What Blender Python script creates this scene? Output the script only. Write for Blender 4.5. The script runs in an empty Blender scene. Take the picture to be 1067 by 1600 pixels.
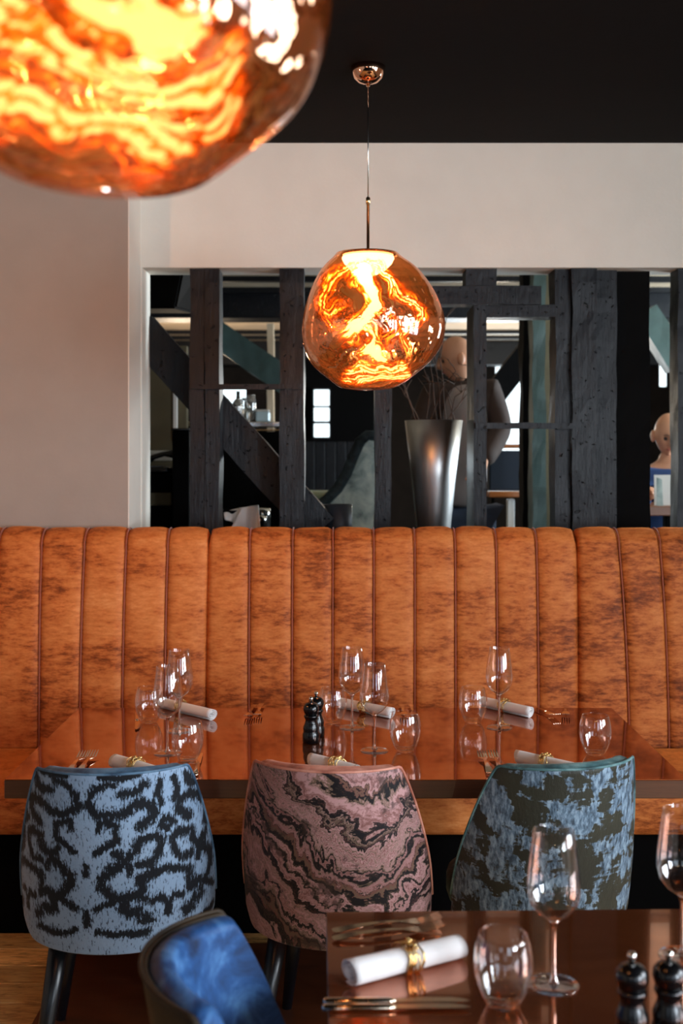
import bpy, bmesh, math, random
import numpy as np
from mathutils import Vector, Matrix, noise
random.seed(7)
SC = bpy.context.scene
COL = SC.collection
PI = math.pi
F = 1800.0; CX = 537.0; HY = 709.0; CAMZ = 1.6      # measured focal length (px), vanishing point, eye height

# ------------------------------------------------------------------ camera, world, lights, exposure
cam_d = bpy.data.cameras.new('camera'); cam = bpy.data.objects.new('camera', cam_d); COL.objects.link(cam)
cam.location = (0, 0, CAMZ); cam.rotation_euler = (PI/2, 0, 0)
cam_d.sensor_fit = 'VERTICAL'; cam_d.sensor_height = 36.0; cam_d.lens = 36.0*F/1600
cam_d.shift_x = (533.5-CX)/1600; cam_d.shift_y = -(800-HY)/1600
cam_d.clip_start = 0.05; cam_d.clip_end = 200
cam_d.dof.use_dof = True; cam_d.dof.focus_distance = 3.2; cam_d.dof.aperture_fstop = 3.5
SC.camera = cam
w = bpy.data.worlds.new('sky'); SC.world = w; w.use_nodes = True
w.node_tree.nodes['Background'].inputs[0].default_value = (0.55, 0.72, 1.0, 1)
w.node_tree.nodes['Background'].inputs[1].default_value = 0.6
def area(name, loc, rot, sx, sy, power, col):
    d = bpy.data.lights.new(name, 'AREA'); d.shape = 'RECTANGLE'; d.size = sx; d.size_y = sy; d.energy = power; d.color = col
    o = bpy.data.objects.new(name, d); COL.objects.link(o); o.location = loc; o.rotation_euler = rot; return o
COOL = (0.72, 0.86, 1.0)
# daylight through the real windows: behind the camera, on the right-hand wall, and in the back room
for wx in (1.33, 1.9, 2.47): area('daylight_street_window', (wx, -3.1, 1.55), (PI/2, 0, 0), .34, 1.5, 9, COOL)
for wx in (-1.5, -.9): area('daylight_street_window', (wx, -3.1, 1.7), (PI/2, 0, 0), .3, 1.2, 3, COOL)
for wy in (.72, 1.35, 1.98): area('daylight_side_window', (3.42, wy, 1.7), (PI/2, 0, PI/2), .46, 1.35, 50, (0.84, 0.92, 1.0))
for wy in (-2.0, -1.4, -.8): area('daylight_side_window', (3.42, wy, 1.6), (PI/2, 0, PI/2), .46, 1.45, 105, (0.78, 0.89, 1.0))
area('daylight_backroom_window', (4.3, 6.6, 1.9), (PI/2, 0, PI/2), 1.9, 1.4, 330, (0.75, 0.9, 1.0))
area('daylight_rear_window', (1.75, 11.9, 1.75), (-PI/2, 0, 0), 1.9, 1.2, 70, (0.85, 0.95, 1.0))
for nm, lc, pw in (('added_bar_fill', (-1.35, 9.5, 1.95), 45), ('added_rear_fill', (1.25, 9.6, 2.0), 35)):  # warm fill lights added to brighten the back room ceiling
    d_ = bpy.data.lights.new(nm, 'POINT'); d_.energy = pw; d_.color = (1, .78, .55); d_.shadow_soft_size = .12
    o_ = bpy.data.objects.new(nm, d_); COL.objects.link(o_); o_.location = lc
SC.view_settings.view_transform = 'Standard'; SC.view_settings.look = 'None'
SC.view_settings.gamma = 1.0; SC.view_settings.use_curve_mapping = False
SC.view_settings.exposure = 0.0
cy = SC.cycles
cy.use_denoising = True; cy.max_bounces = 14; cy.transparent_max_bounces = 24; cy.transmission_bounces = 10; cy.glossy_bounces = 8
cy.diffuse_bounces = 4; cy.sample_clamp_indirect = 6.0; cy.caustics_reflective = True; cy.caustics_refractive = True; cy.blur_glossy = 0.5

def nvec(p):
    return Vector((noise.noise(p), noise.noise(p+Vector((17.3, 4.1, 9.7))), noise.noise(p+Vector((-8.9, 23.5, 3.3)))))
# ------------------------------------------------------------------ node helpers
def srgb(r, g, b):
    f = lambda c: (c/255/12.92) if c/255 <= 0.04045 else ((c/255+0.055)/1.055)**2.4
    return (f(r), f(g), f(b), 1)
class NT:
    def __init__(s, name):
        s.m = bpy.data.materials.new(name); s.m.use_nodes = True; s.t = s.m.node_tree; s.t.nodes.clear()
        s.out = s.n('ShaderNodeOutputMaterial')
    def n(s, typ, ins=None, **kw):
        nd = s.t.nodes.new(typ)
        for k, v in kw.items(): setattr(nd, k, v)
        for k, v in (ins or {}).items():
            sock = nd.inputs[k]
            if hasattr(v, 'is_linked') or isinstance(v, bpy.types.NodeSocket): s.t.links.new(v, sock)
            else: sock.default_value = v
        return nd
    def coord(s, which='Object', scale=(1, 1, 1), rot=(0, 0, 0), loc=(0, 0, 0)):
        c = s.n('ShaderNodeTexCoord')
        return s.n('ShaderNodeMapping', {'Vector': c.outputs[which], 'Scale': scale, 'Rotation': rot, 'Location': loc}).outputs[0]
    def noise(s, vec, scale=5, detail=4, rough=.5, dist=0):
        return s.n('ShaderNodeTexNoise', {'Vector': vec, 'Scale': scale, 'Detail': detail, 'Roughness': rough, 'Distortion': dist})
    def ramp(s, fac, stops, interp='LINEAR'):
        r = s.n('ShaderNodeValToRGB', {'Fac': fac}); cr = r.color_ramp; cr.interpolation = interp
        while len(cr.elements) < len(stops): cr.elements.new(0.5)
        for e, (p, c) in zip(cr.elements, stops):
            e.position = p; e.color = c if hasattr(c, '__len__') else (c, c, c, 1)
        return r.outputs[0]
    def math(s, op, a, b=0.0, c=0.0):
        return s.n('ShaderNodeMath', {0: a, 1: b, 2: c}, operation=op).outputs[0]
    def mix(s, fac, a, b, mode='MIX'):
        nd = s.n('ShaderNodeMix', data_type='RGBA', blend_type=mode)
        for i, v in ((0, fac), (6, a), (7, b)):
            if isinstance(v, bpy.types.NodeSocket): s.t.links.new(v, nd.inputs[i])
            else: nd.inputs[i].default_value = v
        return nd.outputs[2]
    def bump(s, h, strength=.3, dist=.01):
        return s.n('ShaderNodeBump', {'Height': h, 'Strength': strength, 'Distance': dist}).outputs[0]
    def done(s, sh):
        s.t.links.new(sh, s.out.inputs[0]); return s.m
    def pbr(s, **ins):
        names = {'base': 'Base Color', 'rough': 'Roughness', 'metal': 'Metallic', 'normal': 'Normal', 'spec': 'Specular IOR Level',
                 'coat': 'Coat Weight', 'coat_rough': 'Coat Roughness', 'sheen': 'Sheen Weight', 'sheen_tint': 'Sheen Tint', 'sheen_rough': 'Sheen Roughness', 'emis': 'Emission Color',
                 'emis_s': 'Emission Strength', 'trans': 'Transmission Weight', 'aniso': 'Anisotropic', 'ior': 'IOR'}
        return s.done(s.n('ShaderNodeBsdfPrincipled', {names[k]: v for k, v in ins.items()}).outputs[0])

def plain(name, col, rough=.5, metal=0, bump=0, bscale=40, var=.0, vscale=6, spec=.5, **kw):
    t = NT(name); v = t.coord()
    base = col
    if var:
        n = t.noise(v, vscale, 5)
        base = t.mix(t.ramp(n.outputs[0], [(.3, 0.), (.7, 1.)]), tuple(c*(1-var) for c in col[:3])+(1,), tuple(min(1, c*(1+var)) for c in col[:3])+(1,))
    ins = dict(base=base, rough=rough, metal=metal, spec=spec, **kw)
    if bump: ins['normal'] = t.bump(t.noise(v, bscale, 6).outputs[0], bump, .004)
    return t.pbr(**ins)

M = {}
M['wall_cream'] = plain('plaster_cream', srgb(226, 220, 208), .8, bump=.15, bscale=60, var=.03)
M['wall_taupe'] = plain('plaster_taupe', srgb(158, 147, 137), .85, bump=.15, bscale=60, var=.04)
M['ceiling_dark'] = plain('ceiling_charcoal', srgb(12, 9, 9), .8, bump=.1, var=.1, spec=.08)
M['wall_dark'] = plain('dark_plaster', srgb(26, 22, 20), .8, var=.2, spec=.1)
M['plaster_beige'] = plain('plaster_beige', srgb(214, 190, 160), .85, bump=.3, bscale=8, var=.12)
M['white_paint'] = plain('white_paint', srgb(225, 225, 222), .5)
M['black'] = plain('matt_black', srgb(7, 6, 6), .7, var=.2, spec=.06)
M['plinth'] = plain('black_plinth', srgb(6, 5, 5), .9, spec=.05)
M['black_gloss'] = plain('gloss_black', srgb(9, 9, 11), .22, bump=.03)
M['leg_black'] = plain('black_lacquer_leg', srgb(14, 15, 20), .3)
M['steel'] = plain('steel', (.75, .74, .72, 1), .16, 1, bump=.02)
M['gold'] = plain('gold_wire', (.85, .6, .25, 1), .25, 1)
M['brass'] = plain('brass', (.72, .5, .26, 1), .22, 1)
M['copper'] = plain('polished_copper', (.95, .52, .33, 1), .05, 1)
M['cutlery'] = plain('cutlery_metal', (.8, .66, .5, 1), .13, 1)
M['teal_timber'] = plain('teal_painted_timber', srgb(58, 84, 84), .45, bump=.5, bscale=12, var=.3)
M['skin'] = plain('skin', srgb(206, 152, 122), .45, var=.06)
M['jacket'] = plain('brown_jacket', srgb(54, 40, 35), .85, bump=.6, bscale=14, var=.3)
M['sweater'] = plain('grey_sweater', srgb(150, 142, 142), .85, bump=.3, var=.1)
M['jeans'] = plain('blue_jeans', srgb(30, 44, 66), .85, var=.2)
M['blue_shirt'] = plain('blue_shirt', srgb(36, 66, 116), .8, bump=.4, bscale=14, var=.25)
M['twig'] = plain('twig_bark', srgb(84, 62, 48), .8, bump=.5, bscale=90, var=.4, vscale=30)
M['orange_wood'] = plain('orange_wood', srgb(160, 92, 40), .4, var=.2)
M['olive'] = plain('olive_panel', srgb(92, 84, 62), .8, var=.15)
M['led'] = None

def m_timber():
    t = NT('painted_old_timber'); v = t.coord(scale=(1, 1, .12)); v2 = t.coord()
    g = t.noise(v, 70, 6, .7); c = t.noise(v2, 9, 5, .6); p = t.noise(v2, 55, 2, .5)
    holes = t.ramp(p.outputs[0], [(.27, 0.), (.33, 1.)])
    base = t.mix(c.outputs[0], srgb(6, 7, 11), srgb(17, 20, 27)); base = t.mix(holes, srgb(2, 2, 3), base)
    h = t.math('ADD', t.math('MULTIPLY', g.outputs[0], .5), t.math('ADD', t.math('MULTIPLY', c.outputs[0], .5), holes))
    return t.pbr(base=base, rough=.42, normal=t.bump(h, .8, .007), spec=.3)
M['timber'] = m_timber()

def m_velvet_orange():
    t = NT('crushed_orange_velvet')
    v = t.coord(scale=(1, 1, 2.2)); v2 = t.coord(scale=(1, 1, 3.6)); v3 = t.coord(scale=(1, 1, 1.6))
    n1 = t.noise(v, 4.5, 6, .6); n2 = t.noise(v2, 22, 8, .72); n3 = t.noise(v3, 1.3, 3); n4 = t.noise(t.coord(scale=(1, 1, 5)), 90, 3, .6)
    s = t.math('ADD', t.math('MULTIPLY', n1.outputs[0], .45), t.math('MULTIPLY', n2.outputs[0], .55))
    s = t.math('ADD', s, t.math('MULTIPLY', t.math('SUBTRACT', n3.outputs[0], .5), .3)); s = t.math('ADD', s, t.math('MULTIPLY', t.math('SUBTRACT', n4.outputs[0], .5), .12))
    base = t.ramp(s, [(.36, srgb(104, 48, 18)), (.43, srgb(150, 74, 30)), (.49, srgb(188, 102, 47)), (.6, srgb(210, 126, 66)), (.7, srgb(222, 144, 84))])
    return t.pbr(base=base, rough=.6, sheen=.6, sheen_tint=srgb(255, 150, 70), sheen_rough=.35, spec=.2,
                 normal=t.bump(s, .3, .006))
M['velvet'] = m_velvet_orange()
M['velvet_pipe'] = plain('velvet_piping', srgb(150, 66, 28), .6, sheen=.4)

def m_table():
    t = NT('lacquered_copper_brown_top'); v = t.coord(scale=(.6, 3, 1)); v2 = t.coord()
    g = t.noise(v, 12, 8, .6, .6); c = t.noise(v2, 2.4, 4, .6, .8)
    base = t.mix(g.outputs[0], srgb(150, 78, 40), srgb(186, 104, 60)); base = t.mix(t.ramp(c.outputs[0], [(.62, 0.), (.68, .35)]), base, srgb(110, 50, 24))
    return t.pbr(base=base, rough=.07, metal=.82, coat=.5, coat_rough=.02, normal=t.bump(t.noise(v2, 3, 2).outputs[0], .02, .01))
M['table'] = m_table()
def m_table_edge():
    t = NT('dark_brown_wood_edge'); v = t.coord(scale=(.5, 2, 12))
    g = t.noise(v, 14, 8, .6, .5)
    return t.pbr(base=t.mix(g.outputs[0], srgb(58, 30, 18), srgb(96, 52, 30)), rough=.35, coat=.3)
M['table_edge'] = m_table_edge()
def m_plank(seed, tone):
    t = NT('oak_plank'); v = t.coord(scale=(1.2, 9, 1), loc=(seed*3.1, seed, 0)); v2 = t.coord(scale=(.8, 5, 1), loc=(seed, seed*1.7, 0))
    g = t.noise(v, 7, 9, .6, 1.2); k = t.noise(v2, 3, 4, .5, 2.5)
    base = t.ramp(g.outputs[0], [(.3, srgb(150*tone, 112*tone, 64*tone)), (.5, srgb(215*tone, 172*tone, 108*tone)), (.7, srgb(238*tone, 200*tone, 134*tone))])
    base = t.mix(t.ramp(k.outputs[0], [(.4, 0.), (.44, .5), (.48, 0.)]), base, srgb(96, 66, 34))
    return t.pbr(base=base, rough=.45, normal=t.bump(g.outputs[0], .25, .003))
PLANKS = [m_plank(i, .86+.07*i) for i in range(5)]

# thin-walled clear glass: a pane that passes light and mirrors by fresnel
def m_thin_glass():
    t = NT('thin_clear_glass')
    lw = t.n('ShaderNodeLayerWeight', {'Blend': .5})
    f = t.math('ADD', .05, t.math('MULTIPLY', t.math('POWER', lw.outputs[1], 2.6), .75))
    tr = t.n('ShaderNodeBsdfTransparent', {'Color': (.995, .995, .995, 1)}); gl = t.n('ShaderNodeBsdfGlossy', {'Color': (1, 1, 1, 1), 'Roughness': .0})
    return t.done(t.n('ShaderNodeMixShader', {0: f, 1: tr.outputs[0], 2: gl.outputs[0]}).outputs[0])
M['thin_glass'] = m_thin_glass()
def m_glass():
    t = NT('solid_clear_glass')
    return t.done(t.n('ShaderNodeBsdfGlass', {'Color': (1, 1, 1, 1), 'Roughness': .0, 'IOR': 1.48}).outputs[0])
M['glass'] = m_glass()
def emis(name, col, s):
    t = NT(name); return t.done(t.n('ShaderNodeEmission', {'Color': col, 'Strength': s}).outputs[0])
M['led'] = emis('led_diffuser', (1, .86, .5, 1), 14)
M['bulb'] = emis('warm_bulb', (1, .62, .26, 1), 60)
M['daylight_pane'] = emis('bright_daylight_pane', (.82, .95, 1, 1), 2.2)

# metallised blown glass: mirror copper, with the lamp dome's reflections painted in as milky swirls
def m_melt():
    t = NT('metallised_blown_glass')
    sw = t.n('ShaderNodeAttribute', attribute_name='glint_swirl').outputs[2]; ac = t.n('ShaderNodeAttribute', attribute_name='across').outputs[2]
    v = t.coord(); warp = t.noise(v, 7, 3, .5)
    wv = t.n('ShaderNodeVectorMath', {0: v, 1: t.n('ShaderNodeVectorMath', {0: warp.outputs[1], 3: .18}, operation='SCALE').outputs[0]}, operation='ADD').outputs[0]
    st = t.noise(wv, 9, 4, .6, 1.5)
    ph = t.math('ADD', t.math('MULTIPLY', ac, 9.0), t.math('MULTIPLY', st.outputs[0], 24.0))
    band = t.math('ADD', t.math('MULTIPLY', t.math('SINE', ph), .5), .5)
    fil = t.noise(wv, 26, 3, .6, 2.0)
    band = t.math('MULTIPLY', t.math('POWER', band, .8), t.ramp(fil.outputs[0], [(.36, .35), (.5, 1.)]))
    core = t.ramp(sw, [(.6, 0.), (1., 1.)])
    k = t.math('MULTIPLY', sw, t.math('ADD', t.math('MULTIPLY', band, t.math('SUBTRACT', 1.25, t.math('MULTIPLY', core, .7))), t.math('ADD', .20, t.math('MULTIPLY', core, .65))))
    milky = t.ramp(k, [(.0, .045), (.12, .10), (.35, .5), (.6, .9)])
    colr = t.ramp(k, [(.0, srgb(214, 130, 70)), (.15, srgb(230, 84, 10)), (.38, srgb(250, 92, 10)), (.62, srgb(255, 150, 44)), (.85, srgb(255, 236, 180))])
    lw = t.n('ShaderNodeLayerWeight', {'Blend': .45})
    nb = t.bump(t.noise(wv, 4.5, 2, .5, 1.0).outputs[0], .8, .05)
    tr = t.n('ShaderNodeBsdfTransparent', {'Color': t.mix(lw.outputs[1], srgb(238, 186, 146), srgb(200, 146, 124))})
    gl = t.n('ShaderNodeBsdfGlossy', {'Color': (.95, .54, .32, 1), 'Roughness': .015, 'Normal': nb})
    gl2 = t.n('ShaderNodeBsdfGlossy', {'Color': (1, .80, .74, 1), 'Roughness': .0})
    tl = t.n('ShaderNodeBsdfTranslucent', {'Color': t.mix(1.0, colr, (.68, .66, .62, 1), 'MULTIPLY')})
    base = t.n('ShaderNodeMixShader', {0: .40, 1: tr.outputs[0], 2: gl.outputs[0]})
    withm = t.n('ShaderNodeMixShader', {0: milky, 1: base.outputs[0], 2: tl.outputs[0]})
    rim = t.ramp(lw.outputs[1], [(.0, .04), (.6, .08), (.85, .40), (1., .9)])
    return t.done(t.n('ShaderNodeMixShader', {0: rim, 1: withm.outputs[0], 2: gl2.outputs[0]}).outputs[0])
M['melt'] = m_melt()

def m_damask():
    t = NT('blue_damask'); a = t.n('ShaderNodeAttribute', attribute_name='pattern').outputs[2]
    v = t.coord(scale=(1, 1, .07)); vs = t.noise(v, 230, 4, .75); v2 = t.noise(t.coord(scale=(1, 1, .5)), 170, 3, .7)
    strk = t.math('SUBTRACT', vs.outputs[0], .5)
    s = t.math('ADD', t.math('MULTIPLY', a, .9), t.math('ADD', t.math('MULTIPLY', strk, 2.1), t.math('MULTIPLY', t.math('SUBTRACT', v2.outputs[0], .5), .8)))
    f = t.ramp(s, [(.43, 0.), (.47, 1.)])
    sp = t.noise(t.coord(scale=(1, 1, .22)), 260, 2, .6); f = t.math('MAXIMUM', f, t.math('MULTIPLY', t.ramp(t.math('ADD', sp.outputs[0], t.math('MULTIPLY', a, .12)), [(.60, 0.), (.635, 1.)]), .8))
    light = t.mix(t.noise(t.coord(), 5, 3).outputs[0], srgb(112, 140, 172), srgb(152, 174, 198))
    weave = t.noise(t.coord(scale=(1, 1, .3)), 300, 2)
    return t.pbr(base=t.mix(f, light, srgb(15, 19, 26)), rough=t.ramp(f, [(0., .5), (1., .75)]), sheen=.12, sheen_rough=.4, spec=.25,
                 normal=t.bump(t.math('ADD', t.math('MULTIPLY', f, -.6), t.math('MULTIPLY', weave.outputs[0], .4)), .5, .003))
M['damask'] = m_damask()
def m_agate():
    t = NT('pink_marbled_velvet'); c = t.n('ShaderNodeTexCoord').outputs['Object']
    xyz = t.n('ShaderNodeSeparateXYZ', {0: c}); x = xyz.outputs[0]; z = xyz.outputs[2]
    ax = t.math('ABSOLUTE', t.math('SUBTRACT', x, .10))
    ax = t.math('SMOOTH_MAX', ax, .03, .05)
    slope = t.math('MULTIPLY', ax, .95)
    n1 = t.noise(c, 7, 6, .6, .8); n2 = t.noise(c, 24, 5, .65, 1.0)
    wv = t.math('SUBTRACT', z, slope)
    wv = t.math('ADD', wv, t.math('MULTIPLY', t.math('SUBTRACT', n1.outputs[0], .5), .30))
    wv = t.math('ADD', wv, t.math('MULTIPLY', t.math('SUBTRACT', n2.outputs[0], .5), .03))
    b = t.n('ShaderNodeTexNoise', {'W': t.math('ADD', t.math('MULTIPLY', wv, 11.0), 3.0), 'Scale': 1.0, 'Detail': 4.0, 'Roughness': .65}, noise_dimensions='1D').outputs[0]
    pink = srgb(184, 140, 140); dk = srgb(14, 11, 18); tan = srgb(104, 84, 68); rose = srgb(112, 70, 64)
    base = t.ramp(b, [(.26, rose), (.34, tan), (.40, rose), (.425, dk), (.47, dk), (.485, tan), (.52, pink), (.57, rose), (.60, pink), (.66, tan), (.69, dk), (.73, dk), (.75, rose)])
    patch = t.ramp(t.noise(c, 9, 6, .7).outputs[0], [(.40, 1.), (.45, 0.)])
    base = t.mix(t.math('MULTIPLY', patch, .75), base, srgb(52, 38, 34))
    return t.pbr(base=base, rough=.55, spec=.3, sheen=.12, sheen_rough=.35, normal=t.bump(n2.outputs[0], .3, .004))
M['agate'] = m_agate()
def m_slate():
    t = NT('slate_blue_patchy_brocade')
    n = t.noise(t.coord(scale=(1, 1, .9)), 17, 5, .6, .4); scr = t.noise(t.coord(scale=(.08, .08, 1)), 120, 3, .6); f2 = t.noise(t.coord(scale=(1, 1, .4)), 90, 5, .7)
    s = t.math('ADD', n.outputs[0], t.math('ADD', t.math('MULTIPLY', t.math('SUBTRACT', scr.outputs[0], .5), .25), t.math('MULTIPLY', t.math('SUBTRACT', f2.outputs[0], .5), .12)))
    f = t.ramp(s, [(.485, 0.), (.52, 1.)])
    lt = t.ramp(f2.outputs[0], [(.38, srgb(44, 60, 74)), (.5, srgb(92, 114, 134)), (.62, srgb(136, 158, 176))])
    dk = t.mix(t.noise(t.coord(), 9, 2).outputs[0], srgb(16, 18, 18), srgb(54, 55, 42))
    return t.pbr(base=t.mix(f, dk, lt), rough=.5, spec=.35, sheen=.1, normal=t.bump(t.math('ADD', f, f2.outputs[0]), .6, .003))
M['slate'] = m_slate()
def m_mottled(name, dark, mid, light, scale=14, sheen=.35):
    t = NT(name); n = t.noise(t.coord(), scale, 5, .6, .6); n2 = t.noise(t.coord(), scale*.35, 3)
    s = t.math('ADD', t.math('MULTIPLY', n.outputs[0], .6), t.math('MULTIPLY', n2.outputs[0], .4))
    return t.pbr(base=t.ramp(s, [(.38, dark), (.5, mid), (.64, light)]), rough=.6, spec=.3, sheen=sheen, sheen_tint=light, sheen_rough=.3, normal=t.bump(n.outputs[0], .3, .005))
M['blue_velvet'] = m_mottled('royal_blue_velvet', srgb(12, 30, 58), srgb(26, 68, 118), srgb(78, 124, 174))
M['steelblue_velvet'] = m_mottled('steel_blue_velvet', srgb(40, 62, 84), srgb(76, 106, 132), srgb(110, 138, 160))
M['pink_velvet'] = m_mottled('pink_velvet', srgb(150, 88, 72), srgb(196, 128, 108), srgb(220, 160, 140))
M['teal_velvet'] = m_mottled('teal_velvet', srgb(34, 60, 64), srgb(76, 112, 116), srgb(130, 160, 158))
M['brown_fabric'] = m_mottled('dark_bronze_fabric', srgb(22, 15, 9), srgb(42, 30, 17), srgb(66, 50, 29), 8, .1)
M['dark_slate_fabric'] = m_mottled('dark_slate_fabric', srgb(20, 28, 32), srgb(38, 50, 56), srgb(62, 76, 82))
M['pale_mottled'] = m_mottled('pale_green_grey_brocade', srgb(90, 110, 114), srgb(170, 188, 186), srgb(225, 236, 226), 10)
M['pale_green'] = m_mottled('pale_green_cushion', srgb(120, 140, 110), srgb(170, 190, 160), srgb(200, 214, 190), 6)
def m_linen():
    t = NT('white_linen'); n = t.noise(t.coord(), 220, 2); n2 = t.noise(t.coord(), 18, 3)
    return t.pbr(base=srgb(236, 232, 230), rough=.85, sheen=.2, normal=t.bump(t.math('ADD', t.math('MULTIPLY', n.outputs[0], .2), n2.outputs[0]), .25, .004))
M['linen'] = m_linen()
def m_hammered():
    t = NT('brushed_hammered_steel'); n = t.noise(t.coord(scale=(1, 1, 1)), 60, 4, .6); n2 = t.noise(t.coord(scale=(1, 1, .02)), 40, 2)
    return t.pbr(base=(.78, .76, .74, 1), metal=1., rough=.4, normal=t.bump(t.math('ADD', t.math('MULTIPLY', n.outputs[0], .5), n2.outputs[0]), .18, .004))
M['vase'] = m_hammered()

# ------------------------------------------------------------------ mesh helpers
def link(o, parent=None):
    COL.objects.link(o)
    if parent is not None: o.parent = parent
    return o
def meshobj(name, verts, faces, mat, parent=None, smooth=True, loc=None):
    me = bpy.data.meshes.new(name); me.from_pydata([tuple(v) for v in verts], [], faces); me.update()
    if smooth: me.polygons.foreach_set('use_smooth', [True]*len(me.polygons))
    for m in (mat if isinstance(mat, (list, tuple)) else [mat]): me.materials.append(m)
    o = bpy.data.objects.new(name, me); link(o, parent)
    if loc: o.location = loc
    return o
def bmobj(name, bm, mat, parent=None, smooth=False, loc=None):
    me = bpy.data.meshes.new(name); bmesh.ops.recalc_face_normals(bm, faces=bm.faces); bm.to_mesh(me); bm.free()
    if smooth: me.polygons.foreach_set('use_smooth', [True]*len(me.polygons))
    for m in (mat if isinstance(mat, (list, tuple)) else [mat]): me.materials.append(m)
    o = bpy.data.objects.new(name, me); link(o, parent)
    if loc: o.location = loc
    return o
def box(bm, x0, x1, y0, y1, z0, z1, bev=0, seg=2):
    r = bmesh.ops.create_cube(bm, size=1, matrix=Matrix.Translation(((x0+x1)/2, (y0+y1)/2, (z0+z1)/2)) @ Matrix.Diagonal((x1-x0, y1-y0, z1-z0, 1)))
    if bev:
        es = list({e for v in r['verts'] for e in v.link_edges})
        bmesh.ops.bevel(bm, geom=es, offset=bev, segments=seg, affect='EDGES', profile=.5)
def boxobj(name, b, mat, parent=None, bev=0, loc=None, smooth=False):
    bm = bmesh.new(); box(bm, *b, bev=bev); return bmobj(name, bm, mat, parent, smooth, loc)
def lathe(name, prof, mat, parent=None, n=48, loc=None, closed=False, smooth=True):
    """prof: (r,z) list; r=0 ends are capped by a pole"""
    V, Fc = [], []; rings = []
    for r, z in prof:
        if r < 1e-6: rings.append([len(V)]); V.append((0, 0, z))
        else:
            rings.append(list(range(len(V), len(V)+n)))
            V += [(r*math.cos(2*PI*i/n), r*math.sin(2*PI*i/n), z) for i in range(n)]
    pairs = list(zip(rings, rings[1:])) + ([(rings[-1], rings[0])] if closed else [])
    for a, b in pairs:
        for i in range(n):
            j = (i+1) % n
            if len(a) == 1 and len(b) == 1: break
            if len(a) == 1: Fc.append((a[0], b[j], b[i]))
            elif len(b) == 1: Fc.append((a[i], a[j], b[0]))
            else: Fc.append((a[i], a[j], b[j], b[i]))
    return meshobj(name, V, Fc, mat, parent, smooth, loc)
def tube(pts, rad, n=8, caps=True):
    """returns verts, faces of a tube through pts; rad number or list"""
    V, Fc = [], []; P = [Vector(p) for p in pts]; L = len(P); up = Vector((0, 0, 1)); prev = None
    for i, p in enumerate(P):
        d = (P[min(i+1, L-1)]-P[max(i-1, 0)]).normalized()
        if prev is None:
            a = d.cross(up if abs(d.z) < .9 else Vector((1, 0, 0))).normalized()
        else: a = (prev - d*prev.dot(d)).normalized()
        prev = a; b = d.cross(a); r = rad[i] if hasattr(rad, '__len__') else rad
        V += [p + (a*math.cos(2*PI*k/n)+b*math.sin(2*PI*k/n))*r for k in range(n)]
    for i in range(L-1):
        for k in range(n):
            Fc.append((i*n+k, i*n+(k+1) % n, (i+1)*n+(k+1) % n, (i+1)*n+k))
    if caps: Fc += [tuple(range(n))[::-1], tuple(range((L-1)*n, L*n))]
    return V, Fc
def tubeobj(name, pts, rad, mat, parent=None, n=8, loc=None):
    V, Fc = tube(pts, rad, n); return meshobj(name, V, Fc, mat, parent, True, loc)
def merge(parts):
    V, Fc = [], []
    for v, f in parts:
        k = len(V); V += list(v); Fc += [tuple(i+k for i in q) for q in f]
    return V, Fc
def thing(name, label, cat, loc=(0, 0, 0), rz=0, group=None):
    o = bpy.data.objects.new(name, None); o.empty_display_size = .05; link(o); o.location = loc; o.rotation_euler = (0, 0, rz)
    return tag(o, label, cat, group)
def tag(o, label, cat, group=None):
    o['label'] = label; o['category'] = cat
    if group: o['group'] = group
    return o
def struct(o): o['kind'] = 'structure'; return o
def dup(root, loc=None, rz=None, label=None, group=None):
    def cp(o, par):
        c = o.copy(); COL.objects.link(c)
        if par is not None: c.parent = par
        for ch in o.children: cp(ch, c)
        return c
    r = cp(root, None)
    if loc is not None: r.location = loc
    if rz is not None: r.rotation_euler = (0, 0, rz)
    if label: r['label'] = label
    if group: r['group'] = group
    return r
def X(px, D): return (px-CX)*D/F
def Z(py, D): return CAMZ+(HY-py)*D/F
def at(px, py, D): return Vector((X(px, D), D, Z(py, D)))
def smoothstep(a, b, x):
    t = min(1, max(0, (x-a)/(b-a))); return t*t*(3-2*t)

# ------------------------------------------------------------------ room shell
WY = 4.82; GY = 4.56; CEIL = 2.90; XL, XR, YB = -3.3, 3.3, -3.0
OX0 = X(222, WY); OX1 = 2.3; OZ0 = 1.24; OZ1 = Z(418, WY); WT = .2
BF = .45; BC = 2.75; BY = 12.0; BX0, BX1 = -4.0, 4.2    # back room: raised floor, ceiling
# floor with planks
fl = struct(boxobj('floor', (XL, XR, YB, WY, -.12, -.012), M['black']))
pk = []
for i, m in enumerate(PLANKS):
    bm = bmesh.new(); box(bm, -.8, .8, -.0602, .0602, -.012, 0, bev=.0015, seg=1); me_o = bmobj('plank', bm, m, fl); pk.append(me_o)
used = set(); y = 3.846-.061; row = 0; cnt = 0
while y > 0.3:
    off = (row*.61) % 1.6; x = -2.5+off-1.6
    while x < 1.6:
        k = random.randrange(5)
        if k in used: o = pk[k].copy(); COL.objects.link(o)
        else: o = pk[k]; used.add(k)
        o.parent = fl; o.location = (x+.8, y, 0); x += 1.602; cnt += 1
    y -= .1225; row += 1
struct(boxobj('ceiling', (XL, XR, YB, WY+WT, CEIL, CEIL+.1), M['ceiling_dark']))
bm = bmesh.new()
box(bm, OX0-.011, XR, WY, WY+WT, OZ1, CEIL); box(bm, OX0-.011, XR, WY, WY+WT, 0, OZ0-.04); box(bm, OX0-.011, OX0, WY, WY+WT, OZ0-.04, OZ1); box(bm, OX1, XR, WY, WY+WT, OZ0-.04, OZ1)
struct(bmobj('wall_back', bm, M['wall_cream']))
struct(boxobj('wall_back_left', (XL, X(200, GY), GY, WY+WT, 0, CEIL), M['wall_taupe']))
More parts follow.
